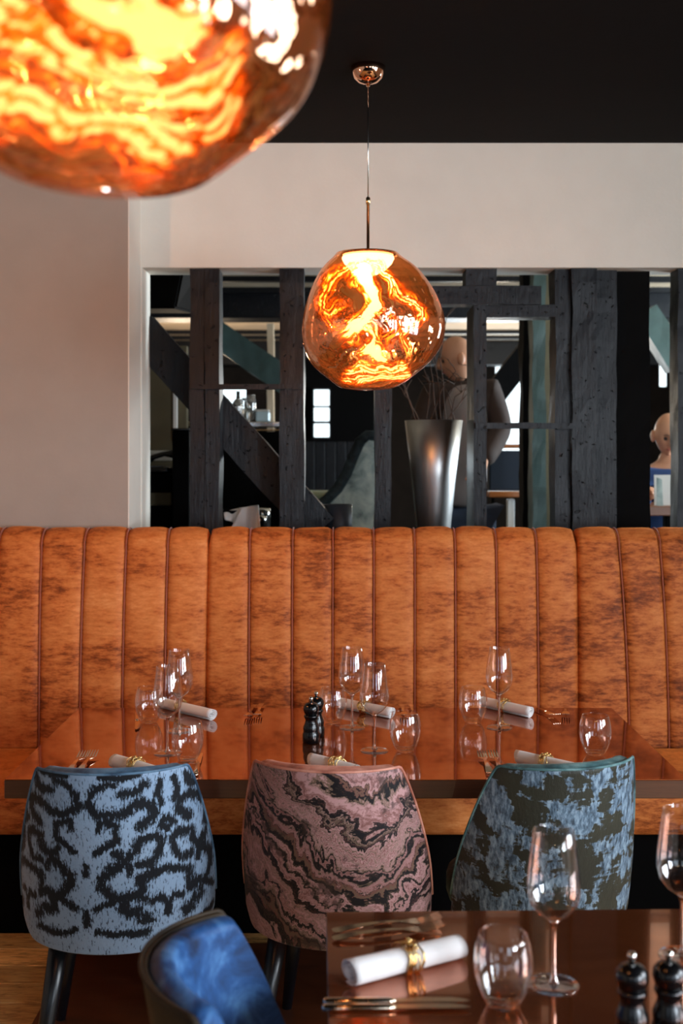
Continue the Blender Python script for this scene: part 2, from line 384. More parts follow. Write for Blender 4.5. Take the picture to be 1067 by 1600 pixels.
# cream painted reveal on the right-facing side of the taupe wall
struct(boxobj('trim_1', (X(200, GY), X(200, GY)+.004, GY, WY, 0, CEIL), M['wall_cream']))
struct(boxobj('wall_left', (XL-.1, XL, YB, WY+WT, 0, CEIL), M['wall_taupe']))
bm = bmesh.new(); x0, x1 = XR, XR+.1
box(bm, x0, x1, YB, -2.3, 0, CEIL); box(bm, x0, x1, -2.3, -.5, 0, .8); box(bm, x0, x1, -2.3, -.5, 2.45, CEIL); box(bm, x0, x1, -.5, .35, 0, CEIL); box(bm, x0, x1, 2.35, WY+WT, 0, CEIL); box(bm, x0, x1, .35, 2.35, 0, .95); box(bm, x0, x1, .35, 2.35, 2.45, CEIL)
struct(bmobj('wall_right', bm, M['wall_cream']))
bm = bmesh.new(); y0, y1 = YB-.1, YB
box(bm, XL, -2.0, y0, y1, 0, CEIL); box(bm, -.4, 1.0, y0, y1, 0, CEIL); box(bm, 2.8, XR, y0, y1, 0, CEIL)
box(bm, -2.0, -.4, y0, y1, 0, 1.0); box(bm, -2.0, -.4, y0, y1, 2.4, CEIL); box(bm, 1.0, 2.8, y0, y1, 0, .7); box(bm, 1.0, 2.8, y0, y1, 2.4, CEIL)
struct(bmobj('wall_front', bm, M['wall_dark']))
def window_frame(n, axis, a0, a1, z0, z1, p, nm=2, nh=1):
    bm = bmesh.new(); t = .05
    def b(u0, u1, w0, w1):
        if axis == 'x': box(bm, u0, u1, p-.03, p+.03, w0, w1)
        else: box(bm, p-.03, p+.03, u0, u1, w0, w1)
    b(a0, a0+t, z0, z1); b(a1-t, a1, z0, z1); b(a0, a1, z0, z0+t); b(a0, a1, z1-t, z1)
    for i in range(1, nm+1): c = a0+(a1-a0)*i/(nm+1); b(c-.025, c+.025, z0, z1)
    for i in range(1, nh+1): c = z0+(z1-z0)*i/(nh+1); b(a0, a1, c-.02, c+.02)
    struct(bmobj('window_%d' % n, bm, M['white_paint']))
window_frame(1, 'x', -2.0, -.4, 1.0, 2.4, YB-.05)
window_frame(2, 'x', 1.0, 2.8, .7, 2.4, YB-.05, 3, 1)
window_frame(3, 'y', .35, 2.35, .95, 2.45, XR+.05, 2, 1)

window_frame(8, 'y', -2.3, -.5, .8, 2.45, XR+.05, 2, 1)

# ------------------------------------------------------------------ back room
struct(boxobj('floor_back_room', (BX0, BX1, WY+WT, BY, BF-.1, BF), M['wall_dark']))
struct(boxobj('ceiling_back_room', (BX0, BX1, WY+WT, BY, BC, BC+.1), M['plaster_beige']))
struct(boxobj('wall_rear_left', (BX0-.1, BX0, WY+WT, BY, 0, BC), M['wall_dark']))
bm = bmesh.new(); x0, x1 = BX1, BX1+.08
box(bm, x0, x1, WY+WT, 5.6, 0, BC); box(bm, x0, x1, 7.6, BY, 0, BC); box(bm, x0, x1, 5.6, 7.6, 0, 1.2); box(bm, x0, x1, 5.6, 7.6, 2.6, BC)
struct(bmobj('wall_rear_right', bm, M['wall_dark']))
bm = bmesh.new()
W0, W1, Wz0, Wz1 = 1.58, 1.92, 1.5, 2.6
box(bm, BX0, W0, BY, BY+.1, 0, BC); box(bm, W1, BX1, BY, BY+.1, 0, BC); box(bm, W0, W1, BY, BY+.1, 0, Wz0); box(bm, W0, W1, BY, BY+.1, Wz1, BC)
struct(bmobj('wall_rear', bm, M['wall_dark']))
window_frame(4, 'y', 5.6, 7.6, 1.2, 2.6, BX1+.04, 2, 1)
w5 = struct(boxobj('window_5', (W0, W1, BY+.04, BY+.05, Wz0, Wz1), M['daylight_pane']))

# ------------------------------------------------------------------ timber frame in the opening
def timber(name, p0, p1, width, depth, parent, yc, seed=0, mat=None, wob=.006, seg=.06):
    """squared timber between two points of the XZ plane, with slightly wandering faces"""
    a = Vector((p0[0], 0, p0[1])); b = Vector((p1[0], 0, p1[1])); d = b-a; L = d.length; d.normalize(); s = Vector((d.z, 0, -d.x))
    n = max(2, int(L/seg)); V, Fc = [], []
    prof = [(-.5, -.5), (-.17, -.5), (.17, -.5), (.5, -.5), (.5, 0), (.5, .5), (-.5, .5), (-.5, 0)]; k = len(prof)
    for i in range(n+1):
        c = a+d*(L*i/n)
        for q, (u, v) in enumerate(prof):
            p = c+s*(u*width)+Vector((0, v*depth, 0))+Vector((0, yc, 0))
            nz = nvec(p*5+Vector((seed*3.7, seed, 0)))*wob+nvec(p*19)*wob*.35
            V.append(p+nz-d*nz.dot(d))
    for i in range(n):
        for q in range(k): Fc.append((i*k+q, i*k+(q+1) % k, (i+1)*k+(q+1) % k, (i+1)*k+q))
    Fc += [tuple(range(k))[::-1], tuple(range(n*k, n*k+k))]
    bm = bmesh.new(); me = bpy.data.meshes.new('t'); me.from_pydata(V, [], Fc); bm.from_mesh(me); bpy.data.meshes.remove(me)
    return bmobj(name, bm, mat or M['timber'], parent, smooth=False)
TF = thing('timber_frame', 'charcoal painted old timber frame of posts and rails filling the wall opening', 'timber frame', (0, 0, 0))
TY = 4.92; D = 4.85
def post(px0, px1, y0=None, y1=None, yc=TY, depth=.14, seed=0, name='post', wob=.006):
    z1 = OZ1+.002 if y0 is None else Z(y0, D); z0 = OZ0-.01 if y1 is None else Z(y1, D)
    return timber(name, (X((px0+px1)/2, D), z0), (X((px0+px1)/2, D), z1), (px1-px0)*D/F, depth, TF, yc, seed, wob=wob)
post(297, 320, seed=1); post(320.5, 343, seed=2, depth=.15); post(437, 475, seed=3, depth=.15)
post(586, 612, seed=4, y0=475, yc=TY+.02, depth=.1); post(740, 760, seed=5, y0=476, depth=.28, wob=.003, yc=4.99)
post(729, 776, seed=6, y1=446); post(868, 892, seed=7, yc=TY+.01); post(893, 932, seed=8, depth=.16, wob=.008)
post(933, 967, seed=9, yc=TY+.07, depth=.2); timber('post', (X(994, D), OZ0), (X(994, D), OZ1), 57*D/F, .2, TF, TY+.1, 10, M['black']); post(1058, 1100, seed=11, depth=.12, yc=4.90)  # black post stands in for a shaded recess; the dark is its colour
def rail(px0, px1, y0, y1, yc=TY, depth=.12, seed=0, name='crossbeam'):
    zc = (Z(y0, D)+Z(y1, D))/2
    return timber(name, (X(px0, D), zc), (X(px1, D), zc), (y1-y0)*D/F, depth, TF, yc, seed, wob=.004)
rail(640, 846, 446, 475, seed=20, yc=TY-.005); rail(760, 872, 476, 495, seed=21, yc=TY); rail(475, 586, 476, 500, seed=25, yc=TY+.04, depth=.1)
r = rail(300, 470, 601, 609, seed=22, yc=TY-.085, depth=.02, name='iron_bar'); r = rail(742, 896, 661, 670, seed=23, yc=TY-.085, depth=.02, name='iron_bar')
def pd(px, py, d=D): return (X(px, d), Z(py, d))
timber('brace', pd(205, 505), pd(500, 832), .155, .09, TF, TY+.13, 30)
# painted sill on which the things behind the banquette stand
struct(boxobj('trim_2', (OX0, OX1, WY+.0, WY+.55, OZ0-.04, OZ0), M['black']))

# ------------------------------------------------------------------ banquette
SEAMS = [(-68, -77), (-2, -11), (65, 60), (132, 123.5), (197, 190), (262, 256.5), (325, 320.5), (390, 388.5), (457, 456), (520, 519.5), (584, 583.5), (648, 648), (711, 712),
         (775, 777.5), (838, 842), (902, 905), (967, 984), (1031, 1046), (1096, 1112), (1160, 1176)]
TOPY, BOTY, STOP, SEATZ = 4.42, 4.33, 1.312, .50
def back_pt(xt, xb, s, bulge=0):
    """s 0 (seat) .. 1 (rear of the rolled top)"""
    zt = STOP-.075
    if s < .8:
        k = s/.8; z = SEATZ-.02+(zt-SEATZ+.02)*k; y = BOTY+.035*k+.05*k*k*k; kk = k
    else:
        a = (s-.8)/.2*PI*.62; r = .075; z = zt+math.sin(min(a, PI/2))*r*(1 if a < PI/2 else math.sin(a)); y = BOTY+.085+(1-math.cos(a))*r*1.15; kk = 1
    return z, y, xb+(xt-xb)*kk**1.6
def channel(k, unit, loc0, first, last):
    (ta, ba), (tb, bb) = SEAMS[k], SEAMS[k+1]
    ns, nu = 46, 15; V, Fc = [], []
    for i in range(ns+1):
        s = i/ns
        for j in range(nu+1):
            u = j/nu
            z, y, xa = back_pt(X(ta, TOPY), X(ba, BOTY), s); _, _, xb_ = back_pt(X(tb, TOPY), X(bb, BOTY), s)
            e = 1-abs(2*u-1)**5
            if (first and u < .5) or (last and u > .5): e = 1-abs(2*u-1)**2.2*1.0; ex = -.03 if abs(2*u-1) > .9 else 0
            else: ex = 0
            x = xa+(xb_-xa)*u
            nz = noise.noise(Vector((x*5, z*3, k*1.7)))*.006
            bul = (.016 if s < .8 else .012)*e+nz*e-.010
            if s < .8: y -= bul; zz = z
            else:
                a = (s-.8)/.2*PI*.62; y -= bul*math.cos(a); zz = z+bul*math.sin(a)
            if ex: y += .012; zz -= .03*smoothstep(.72, .9, s)
            V.append((x, y, zz))
    for i in range(ns):
        for j in range(nu):
            a = i*(nu+1)+j; Fc.append((a, a+1, a+nu+2, a+nu+1))
    # back face closes the cushion
    b = len(V)
    V += [(V[0][0], 4.545, V[0][2]), (V[nu][0], 4.545, V[nu][2]), (V[ns*(nu+1)+nu][0], 4.545, V[-1][2]), (V[ns*(nu+1)][0], 4.545, V[-1][2])]
    Fc.append(tuple(range(0, nu+1))[::-1]+(b, b+1)); Fc.append(tuple(range(ns*(nu+1), (ns+1)*(nu+1)))+(b+2, b+3)); Fc.append((b, b+3, b+2, b+1))
    Fc.append(tuple(i*(nu+1) for i in range(ns+1))+(b+3, b)); Fc.append(tuple(i*(nu+1)+nu for i in range(ns, -1, -1))+(b+1, b+2))
    meshobj('back_channel', V, Fc, M['velvet'], unit)
    if not first:
        pts = []
        for i in range(40):
            z, y, x = back_pt(X(ta, TOPY), X(ba, BOTY), i/39); pts.append((x, y+.004, z) if i/39 < .8 else (x, y, z-.002))
        tubeobj('seam_piping', pts, .0032, M['velvet_pipe'], unit, 6)
UNITS = [(0, 6, 'rust velvet channelled banquette section left of the deep gap below the charcoal post'), (6, 15, 'rust velvet channelled banquette section in the middle, nine channels wide, under the pendant'),
         (15, 19, 'rust velvet channelled banquette section at the far right with slanting seams')]
for a, b, lab in UNITS:
    u = thing('banquette', lab, 'banquette', (0, 0, 0), 0, 'rust velvet banquette sections along the wall')
    for k in range(a, b): channel(k, u, None, k == a, k == b-1)
    xa, xb_ = X(SEAMS[a][1], BOTY)+.002, X(SEAMS[b][1], BOTY)-.002
    bm = bmesh.new(); box(bm, xa, xb_, 3.80, 4.33, .335, SEATZ, bev=.03, seg=3); bmobj('seat_cushion', bm, M['velvet'], u, True)
    boxobj('plinth', (xa, xb_, 3.855, 4.54, 0.0, .334), M['plinth'], u)

# ------------------------------------------------------------------ rear table
D1, D2 = 3.006, 3.854
T1 = thing('dining_table', 'long glossy copper-brown table in front of the banquette, set for several diners', 'table', (0, 0, 0))
xa, xb_ = -.886, .896
bm = bmesh.new(); box(bm, xa, xb_, D1, D2, .7, .7485, bev=.002, seg=1); bmobj('tabletop_edge', bm, M['table_edge'], T1)
bm = bmesh.new(); box(bm, xa+.001, xb_-.001, D1+.001, D2-.001, .7485, .75); bmobj('tabletop', bm, M['table'], T1)
for cx in (-.5, .5):
    boxobj('pedestal', (cx-.05, cx+.05, 3.38, 3.48, .03, .7), M['plinth'], T1, bev=.004)
boxobj('low_board', (-.86, .88, 3.08, 3.70, 0.001, .03), M['table_edge'], T1, bev=.003)  # thin dark brown board on the floor beneath the tabletop
# ------------------------------------------------------------------ front table (turned a little)
ROT2 = math.radians(1.3); T2O = Vector((X(509.5, 2.137), 2.137, 0))
T2 = thing('dining_table', 'glossy dark copper-brown table cut by the bottom right corner of the photo', 'table', T2O, ROT2)
bm = bmesh.new(); box(bm, 0, 1.35, -.85, 0, .702, .7485, bev=.0015, seg=1); bmobj('tabletop_edge', bm, M['table_edge'], T2)
bm = bmesh.new(); box(bm, .001, 1.349, -.849, -.001, .7485, .75); bmobj('tabletop', bm, M['table'], T2)
boxobj('pedestal', (.62, .72, -.47, -.37, .02, .702), M['plinth'], T2, bev=.004); boxobj('low_board', (.38, .98, -.68, -.18, 0.001, .02), M['black'], T2, bev=.003)
TZ = .7503

# ------------------------------------------------------------------ chairs
def shell_grid(t0, t1, inset, nu=72, nv=44, topz=.849, botz=.395, wid=.243, dep=.27, ph=1.42, corner=.63):
    """closed curved slab following the chair back; t0..t1 offsets towards the inside"""
    def surf(u, v):
        au = abs(u)
        zt = topz-.006*(1-au*1.3)*0-(max(0, (au-corner)/(1-corner))**1.25)*.36 + .004*math.cos(PI*au)
        zb = botz+(max(0, au-.55)/.45)**4*.05
        z = zb+(zt-zb)*v
        h = (z-botz)/(topz-botz)
        a = wid*(.955+.045*math.sin(min(1, h*1.6+.12)*PI/2)-.03*smoothstep(.12, 0, h)-.075*max(0, h-.4)**1.3/.51)
        p = u*ph
        x = a*math.sin(p)*(1+.03*math.sin(p)**2); y = -dep*math.cos(p)**.92*(.80+.20*h)+dep*.0 if abs(p) < PI/2 else 0
        y += -.03*h
        return Vector((x, y, z))
    V, Fc = [], []; rows = []
    def sheet(t, ins):
        r = []
        for i in range(nv+1):
            row = []
            for j in range(nu+1):
                u = (-1+2*j/nu)*(1-ins); v = ins*.9+(1-2*ins*.9)*i/nv
                p = surf(u, v); e = 1e-3
                du = surf(min(1, u+e), v)-surf(max(-1, u-e), v); dv = surf(u, min(1, v+e))-surf(u, max(0, v-e))
                n = dv.cross(du); n.normalize()
                if n.dot(Vector((p.x, p.y, 0))) > 0: n = -n          # towards the sitter
                row.append(len(V)); V.append(p+n*t)
            r.append(row)
        return r
    S = [sheet(t0, inset), sheet(t0+(t1-t0)*.18, inset*.35), sheet(t0+(t1-t0)*.5, 0), sheet(t0+(t1-t0)*.82, inset*.35), sheet(t1, inset)]
    def per(r): return r[0]+[x[-1] for x in r[1:]]+r[-1][-2::-1]+[x[0] for x in r[-2:0:-1]]
    for i in range(nv):
        for j in range(nu):
            a, b = S[0], S[-1]
            Fc.append((a[i][j], a[i+1][j], a[i+1][j+1], a[i][j+1])); Fc.append((b[i][j], b[i][j+1], b[i+1][j+1], b[i+1][j]))
    for A, B in zip(S, S[1:]):
        pa, pb = per(A), per(B); n = len(pa)
        for i in range(n): Fc.append((pa[i], pa[(i+1) % n], pb[(i+1) % n], pb[i]))
    used = sorted({i for f in Fc for i in f}); mp = {a: b for b, a in enumerate(used)}
    top = [surf(u, 1.0) for u in np.linspace(-1, 1, 60)]
    return [V[i] for i in used], [tuple(mp[i] for i in f) for f in Fc], surf
# damask pattern of the left chair: scroll strokes of one half repeat, mirrored
STROKES = [([(20, 235), (60, 275), (120, 290), (180, 282), (215, 258), (270, 240), (325, 248), (340, 295), (310, 330), (270, 352)], 19),
           ([(42, 240), (33, 190), (65, 150), (115, 125), (150, 130)], 15), ([(185, 185), (235, 188), (272, 168), (288, 135)], 18),
           ([(60, 475), (110, 430), (155, 410), (150, 345), (110, 322), (72, 320), (68, 352)], 14), ([(265, 420), (335, 410), (375, 440), (365, 500), (320, 550), (262, 545)], 17),
           ([(262, 440), (232, 490), (190, 520), (120, 560), (82, 600), (75, 640), (120, 690), (160, 712), (230, 700), (275, 722)], 20),
           ([(180, 500), (150, 470), (205, 545), (215, 572)], 17), ([(55, 765), (110, 732), (180, 712)], 14), ([(190, 730), (180, 775), (212, 798), (240, 785)], 20), ([(280, 825), (300, 835)], 26),
           ([(262, 655), (290, 620), (340, 598), (400, 588)], 16), ([(265, 620), (270, 690)], 17), ([(320, 745), (372, 735), (402, 775), (400, 820)], 13), ([(60, 880), (130, 900), (220, 905), (300, 900)], 14),
           ([(90, 90), (180, 95), (260, 85)], 13), ([(370, 130), (350, 200), (372, 250)], 12), ([(395, 330), (370, 360), (400, 385)], 12), ([(0, 780), (0, 850)], 12), ([(0, 540), (0, 590)], 10)]
def damask(x, z):
    cx = abs((x+.060)/.000492); cx = cx % 810
    if cx > 405: cx = 810-cx
    cyy = 60+(.862-z)/.000492
    nv = nvec(Vector((x*22, z*22, 3)))*14
    cx += nv.x; cyy += nv.y; best = -1.
    for pts, wd in STROKES:
        for (ax, ay), (bx, by) in zip(pts, pts[1:]):
            dx, dy = bx-ax, by-ay; t = max(0, min(1, ((cx-ax)*dx+(cyy-ay)*dy)/(dx*dx+dy*dy)))
            d = math.hypot(cx-ax-dx*t, cyy-ay-dy*t); best = max(best, 1-d/(wd*2.9))
    return max(0, best)
def make_chair(label, outer, inner, piping, loc, rz, pattern=False, legmat='leg_black', k=1.0, **kw):
    c = thing('dining_chair', label, 'chair', loc, rz, None)
    V, Fc, surf = shell_grid(0, .010, .008, *((200, 150) if pattern else (72, 44)), **kw)
    o = meshobj('outer_shell', V, Fc, M[outer], c)
    if pattern:
        at_ = o.data.attributes.new('pattern', 'FLOAT', 'POINT')
        at_.data.foreach_set('value', [damask(math.asin(max(-1, min(1, v[0]/.25)))*.25, v[2]) if v[1] < -.02 else 0 for v in V])
    V, Fc, _ = shell_grid(.0095, .050, .022, **kw); meshobj('backrest', V, Fc, M[inner], c)
    pts = []
    for u in np.linspace(-1, 1, 90):
        p = surf(u, 1.0); pts.append(p+Vector((0, 0, .0005)))
    tubeobj('piping', pts, .0034, M[piping], c, 8)
    # seat pad, rounded front
    bm = bmesh.new(); N = 48; rows = []
    for (sc, z) in ((.9, .405), (.97, .412), (1, .43), (1, .465), (.975, .482), (.9, .49), (.5, .494)):
        ring = []
        for i in range(N):
            a = 2*PI*i/N; ca, sa = math.cos(a), math.sin(a)
            x = .205*math.copysign(abs(ca)**.75, ca)*sc; y = .02+(.235*abs(sa)**.75 if sa > 0 else -.20*abs(sa)**.9)*sc
            ring.append(bm.verts.new((x*k, y*k, z)))
        rows.append(ring)
    for A, B in zip(rows, rows[1:]):
        for i in range(N): bm.faces.new((A[i], A[(i+1) % N], B[(i+1) % N], B[i]))
    bm.faces.new(rows[0][::-1]); bm.faces.new(rows[-1]); bmobj('seat', bm, M[inner], c, True)
    for sx in (-1, 1):
        for sy in (-1, 1):
            pa = Vector((sx*.135*k, .02+sy*.13*k, .42)); pb = Vector((sx*.195*k, .03+sy*.215*k, 0))
            V, Fc = tube([pa, pa.lerp(pb, .5), pb+Vector((0, 0, .004)), pb], [.026, .020, .013, .012], 14); meshobj('leg', V, Fc, M[legmat], c)
    return c
make_chair('tub chair with light blue and black damask back, leftmost at the rear table', 'damask', 'steelblue_velvet', 'steelblue_velvet', (X(165, 2.78), 2.98, 0), math.radians(5), True)
make_chair('tub chair with pink and navy marbled velvet back, middle chair at the rear table', 'agate', 'pink_velvet', 'pink_velvet', (X(531, 2.78), 3.0, 0), math.radians(-9))
make_chair('tub chair with slate blue and olive patchy brocade back, rightmost at the rear table', 'slate', 'teal_velvet', 'teal_velvet', (X(858, 2.78), 3.02, 0), math.radians(14))
make_chair('royal blue velvet tub chair with dark bronze outside, at the end of the front table', 'brown_fabric', 'blue_velvet', 'brown_fabric', (.0, 1.72, 0), math.radians(-90))

# ------------------------------------------------------------------ tableware
def wine_glass(loc, label, rz=0):
    g = thing('wine_glass', label, 'glass', loc, rz, 'long-stemmed wine glasses')
    pro = [(.0, .104), (.012, .106), (.026, .116), (.038, .131), (.0425, .150), (.0425, .166), (.040, .190), (.0355, .222), (.0325, .248)]
    lathe('bowl', [(r, z) for r, z in pro]+[(.0319, .2485)]+[(max(0, r-.0009), z+(.0012 if r == 0 else 0)) for r, z in pro[::-1]], M['thin_glass'], g, 64)
    lathe('stem', [(0, .1045), (.010, .1050), (.0055, .099), (.0036, .09), (.0032, .05), (.0036, .02), (.006, .009), (.010, .0052), (0, .005)], M['glass'], g, 20)
    lathe('foot', [(0, .0051), (.012, .0046), (.030, .0026), (.0395, .0018), (.0400, .0008), (.039, .0002), (0, .0002)], M['thin_glass'], g, 48)
    return g
def tumbler(loc, label):
    g = thing('tumbler', label, 'glass', loc, 0, 'stemless tumblers')
    pro = [(.0, .0005), (.0215, .0005), (.026, .004), (.034, .018), (.0425, .042), (.0455, .062), (.0440, .084), (.0395, .104), (.0375, .111)]
    lathe('bowl', pro+[(.0367, .1113)]+[(r-.001, z) for r, z in pro[:2:-1]]+[(.024, .0095), (0, .008)], M['thin_glass'], g, 64)
    return g
def tab(px, py): D = F*(CAMZ-TZ)/(py-HY); return Vector((X(px, D), D, TZ))
wg = wine_glass(tab(865, 1539), 'wine glass in the middle of the front table beside a stemless tumbler')
def wcopy(px, py, lab): dup(wg, tab(px, py), random.random(), lab)
wcopy(1066, 1494, 'wine glass on the front table cut by the right edge of the photo')
wcopy(262, 1177, 'wine glass beside the tumbler behind the damask chair')
wcopy(280, 1142, 'wine glass far back on the left of the rear table, overlapped by another glass')
wcopy(550, 1137, 'wine glass at the back of the rear table above the middle chair')
wcopy(585, 1173, 'wine glass nearer to the marbled chair, right of the pepper mill')
wcopy(780, 1137, 'wine glass at the back right of the rear table before a rolled napkin')
tg = tumbler(tab(786, 1571), 'stemless tumbler on the front table between the napkin roll and the wine glass')
for px, py, lab in ((293, 1189, 'stemless tumbler just behind the damask chair, near left place'), (233, 1129, 'stemless tumbler far left on the rear table beside two wine glasses'),
                    (520, 1130, 'stemless tumbler just right of the mills on the rear table'), (633, 1174, 'stemless tumbler behind the right shoulder of the marbled chair'),
                    (739, 1129, 'stemless tumbler at the back right beside the rolled napkin'), (930, 1179, 'stemless tumbler standing alone behind the brocade chair')):
    dup(tg, tab(px, py), 0, lab)
def mill(loc, label):
    g = thing('pepper_mill', label, 'mill', loc, 0, 'small black turned mills')
    lathe('body', [(0, 0), (.0235, 0), (.0255, .003), (.0255, .024), (.0235, .030), (.0225, .034), (.0235, .038), (.0235, .046), (.0185, .058), (.0165, .066), (.0195, .073), (.0215, .077), (.0205, .082), (0, .082)], M['black_gloss'], g, 40)
    hd_ = lathe('head', [(0, .083), (.017, .083), (.0205, .087), (.0235, .097), (.0225, .107), (.017, .114), (.009, .118), (0, .119)], M['black_gloss'], g, 40)
    lathe('knob', [(0, .118), (.004, .118), (.0035, .123), (.0062, .126), (.0068, .130), (.005, .134), (0, .135)], M['steel'], hd_, 24)
    return g
pm = mill(tab(486, 1160), 'small black turned mill in front on the rear table, behind the marbled chair')
dup(pm, tab(494, 1150), 0, 'black mill tucked directly behind the other mill on the rear table')
dup(pm, Vector((X(987, 1.654), 1.654, TZ)), 0, 'black mill at the bottom edge, left one of the pair on the front table')
dup(pm, Vector((X(1045, 1.66), 1.66, TZ)), 0, 'black mill at the bottom right corner, right one of the pair on the front table')

def napkin(p0, p1, label, r0=.021, r1=.021, ringpos=.5, ringlabel=''):
    """rolled napkin lying from p0 to p1 (table points), with a wire ring"""
    p0 = Vector(p0); p1 = Vector(p1); L = (p1-p0).length; ang = math.atan2(p1.y-p0.y, p1.x-p0.x)
    V, Fc = [], []; n = 96; m = 16; turns = 2.6; seed = random.random()*9
    for layer in (0, 1):
        for i in range(m+1):
            t = i/m; R = r0+(r1-r0)*t
            for k in range(n+1):
                a = 2*PI*turns*k/n; rr = R*(1-.80*k/n)-(.0012 if layer else 0)
                wob = 1+.03*noise.noise(Vector((math.cos(a)*1.5, math.sin(a)*1.5, t*5+seed)))*(1-k/n)
                V.append((L*t+(.004*math.sin(a+seed) if i in (0, m) else 0), math.cos(-a-PI/2+.5)*rr*wob, R+math.sin(-a-PI/2+.5)*rr*wob))
    q = (m+1)*(n+1)
    for layer in (0, 1):
        for i in range(m):
            for k in range(n):
                a = layer*q+i*(n+1)+k; f = (a, a+1, a+n+2, a+n+1); Fc.append(f if layer else f[::-1])
    for i in (0, m):
        for k in range(n):
            a = i*(n+1)+k; Fc.append((a, a+1, a+q+1, a+q))
    o = meshobj('rolled_napkin', V, Fc, M['linen'], None); o.location = p0; o.rotation_euler = (0, 0, ang)
    tag(o, label, 'napkin', 'rolled white napkins')
    R = r0+(r1-r0)*ringpos
    rg = thing('napkin_ring', ringlabel, 'napkin ring', p0+(p1-p0)*ringpos+Vector((0, 0, R)), ang, 'gold wire napkin rings')
    rnd = random.Random(int(p0.x*1000)+5)
    for k in range(11):
        pts = []; tx = rnd.uniform(-.35, .35); ph = rnd.uniform(0, 6); off = (k-5)*.0021
        for i in range(41):
            a = 2*PI*i/40; rr = R*1.04+.0016+.0006*math.sin(3*a+ph)
            pts.append((off+.006*math.sin(a+ph)+.0015*math.sin(5*a), rr*math.cos(a), rr*math.sin(a)))
        tubeobj('wire', pts, .0013, M['gold'], rg, 6)
    for k in range(5):
        bm = bmesh.new(); bmesh.ops.create_icosphere(bm, subdivisions=2, radius=.0032); a = PI/2+rnd.uniform(-.8, .8)
        bmobj('bead', bm, M['gold'], rg, True, loc=(rnd.uniform(-.008, .008), (R+.005)*math.cos(a), (R+.005)*math.sin(a)))
    return o
def npx(x0, y0, x1, y1, lab, rl, rp, r0=.021, r1=.021):
    return napkin(tab(x0, y0), tab(x1, y1), lab, r0, r1, rp, rl)
npx(545, 1541, 718, 1496, 'white rolled napkin on the front table between forks and knives', 'gold wire ring around the napkin on the front table', .52, .0235, .0215)
npx(178, 1199, 262, 1222, 'white rolled napkin behind the top edge of the damask chair', 'gold wire ring on the napkin behind the damask chair', .42, .0205, .018)
npx(332, 1126, 252, 1106, 'white rolled napkin at the back left, spiral end turned to the room', 'gold wire ring on the napkin at the back left, behind wine glasses', .6, .0195, .019)
npx(612, 1123, 530, 1106, 'white rolled napkin at the back middle, behind two wine glasses', 'gold wire ring on the napkin at the back middle', .5, .0195, .019)
npx(829, 1122, 752, 1104, 'white rolled napkin at the back right, spiral end in violet light', 'gold wire ring on the napkin at the back right', .52, .0195, .019)
npx(808, 1193, 902, 1212, 'white rolled napkin behind the top edge of the brocade chair', 'gold wire ring on the napkin behind the brocade chair', .48, .0205, .018)
npx(487, 1198, 560, 1215, 'white rolled napkin mostly hidden behind the marbled chair', 'gold wire ring on the napkin hidden behind the marbled chair', .55, .0205, .018)

def flatpoly(outline, thick, zf):
    """outline: list of (x,y); extruded sheet following height zf(x)"""
    bm = bmesh.new(); vs = [bm.verts.new((x, y, 0)) for x, y in outline]; f = bm.faces.new(vs)
    bmesh.ops.triangulate(bm, faces=[f])
    r = bmesh.ops.extrude_face_region(bm, geom=list(bm.faces)); top = [v for v in r['geom'] if isinstance(v, bmesh.types.BMVert)]
    for v in top: v.co.z = thick
    for v in bm.verts: v.co.z += zf(v.co.x)
    return bm
def fork(loc, rz, label):
    g = thing('fork', label, 'fork', loc, rz, 'polished table forks')
    zf = lambda x: .0075*math.exp(-((x-.035)/.05)**2)*0+.004+.010*math.sin(max(0, min(1, (x-.01)/.16))*PI)*.55+(.010*smoothstep(.165, .2, x))
    xs = np.linspace(0, .128, 22); hw = [(.0105*(1-.35*abs(x-.012)/.05) if x < .05 else .0068-(x-.05)*.045) for x in xs]; hw[0] = .006
    up = list(zip(xs, hw)); bm = flatpoly(up+[(x, -y) for x, y in up[::-1]], .0024, zf); bmobj('handle', bm, M['cutlery'], g, False)
    o = [(.127, .0034), (.140, .009), (.150, .0125), (.160, .013)]
    tines = []
    for i in range(4):
        yc = .0112-i*.00747; tines += [(.160, yc+.0021), (.185, yc+.0017), (.201, yc+.0008), (.201, yc-.0008), (.185, yc-.0017), (.160, yc-.0021)]
    bm = flatpoly(o[:3]+tines+[(x, -y) for x, y in o[2::-1]], .0018, zf); bmobj('head', bm, M['cutlery'], g, False)
    return g
def knife(loc, rz, label):
    g = thing('table_knife', label, 'knife', loc, rz, 'polished table knives')
    V, Fc = tube([(0, 0, .0048), (.004, 0, .0048), (.05, 0, .005), (.10, 0, .0048), (.112, 0, .0045)], [.003, .0052, .0050, .0042, .0030], 12); 
    V = [Vector((v[0], v[1]*1.5, v[2])) for v in V]; meshobj('handle', V, Fc, M['cutlery'], g)
    bm = flatpoly([(.110, .003), (.118, .0075), (.16, .0105), (.20, .009), (.218, .004), (.228, -.003), (.215, -.0055), (.118, -.0055), (.110, -.003)], .0016, lambda x: .0035); bmobj('blade', bm, M['cutlery'], g, False)
    return g
fk = fork(tab(519, 1459)+Vector((0, 0, 0)), math.radians(14), 'fork lying above the napkin on the front table, farther of two')
def fcopy(px, py, deg, lab): return dup(fk, tab(px, py), math.radians(deg), lab)
fcopy(519, 1471, 13, 'fork lying above the napkin on the front table, nearer of two')
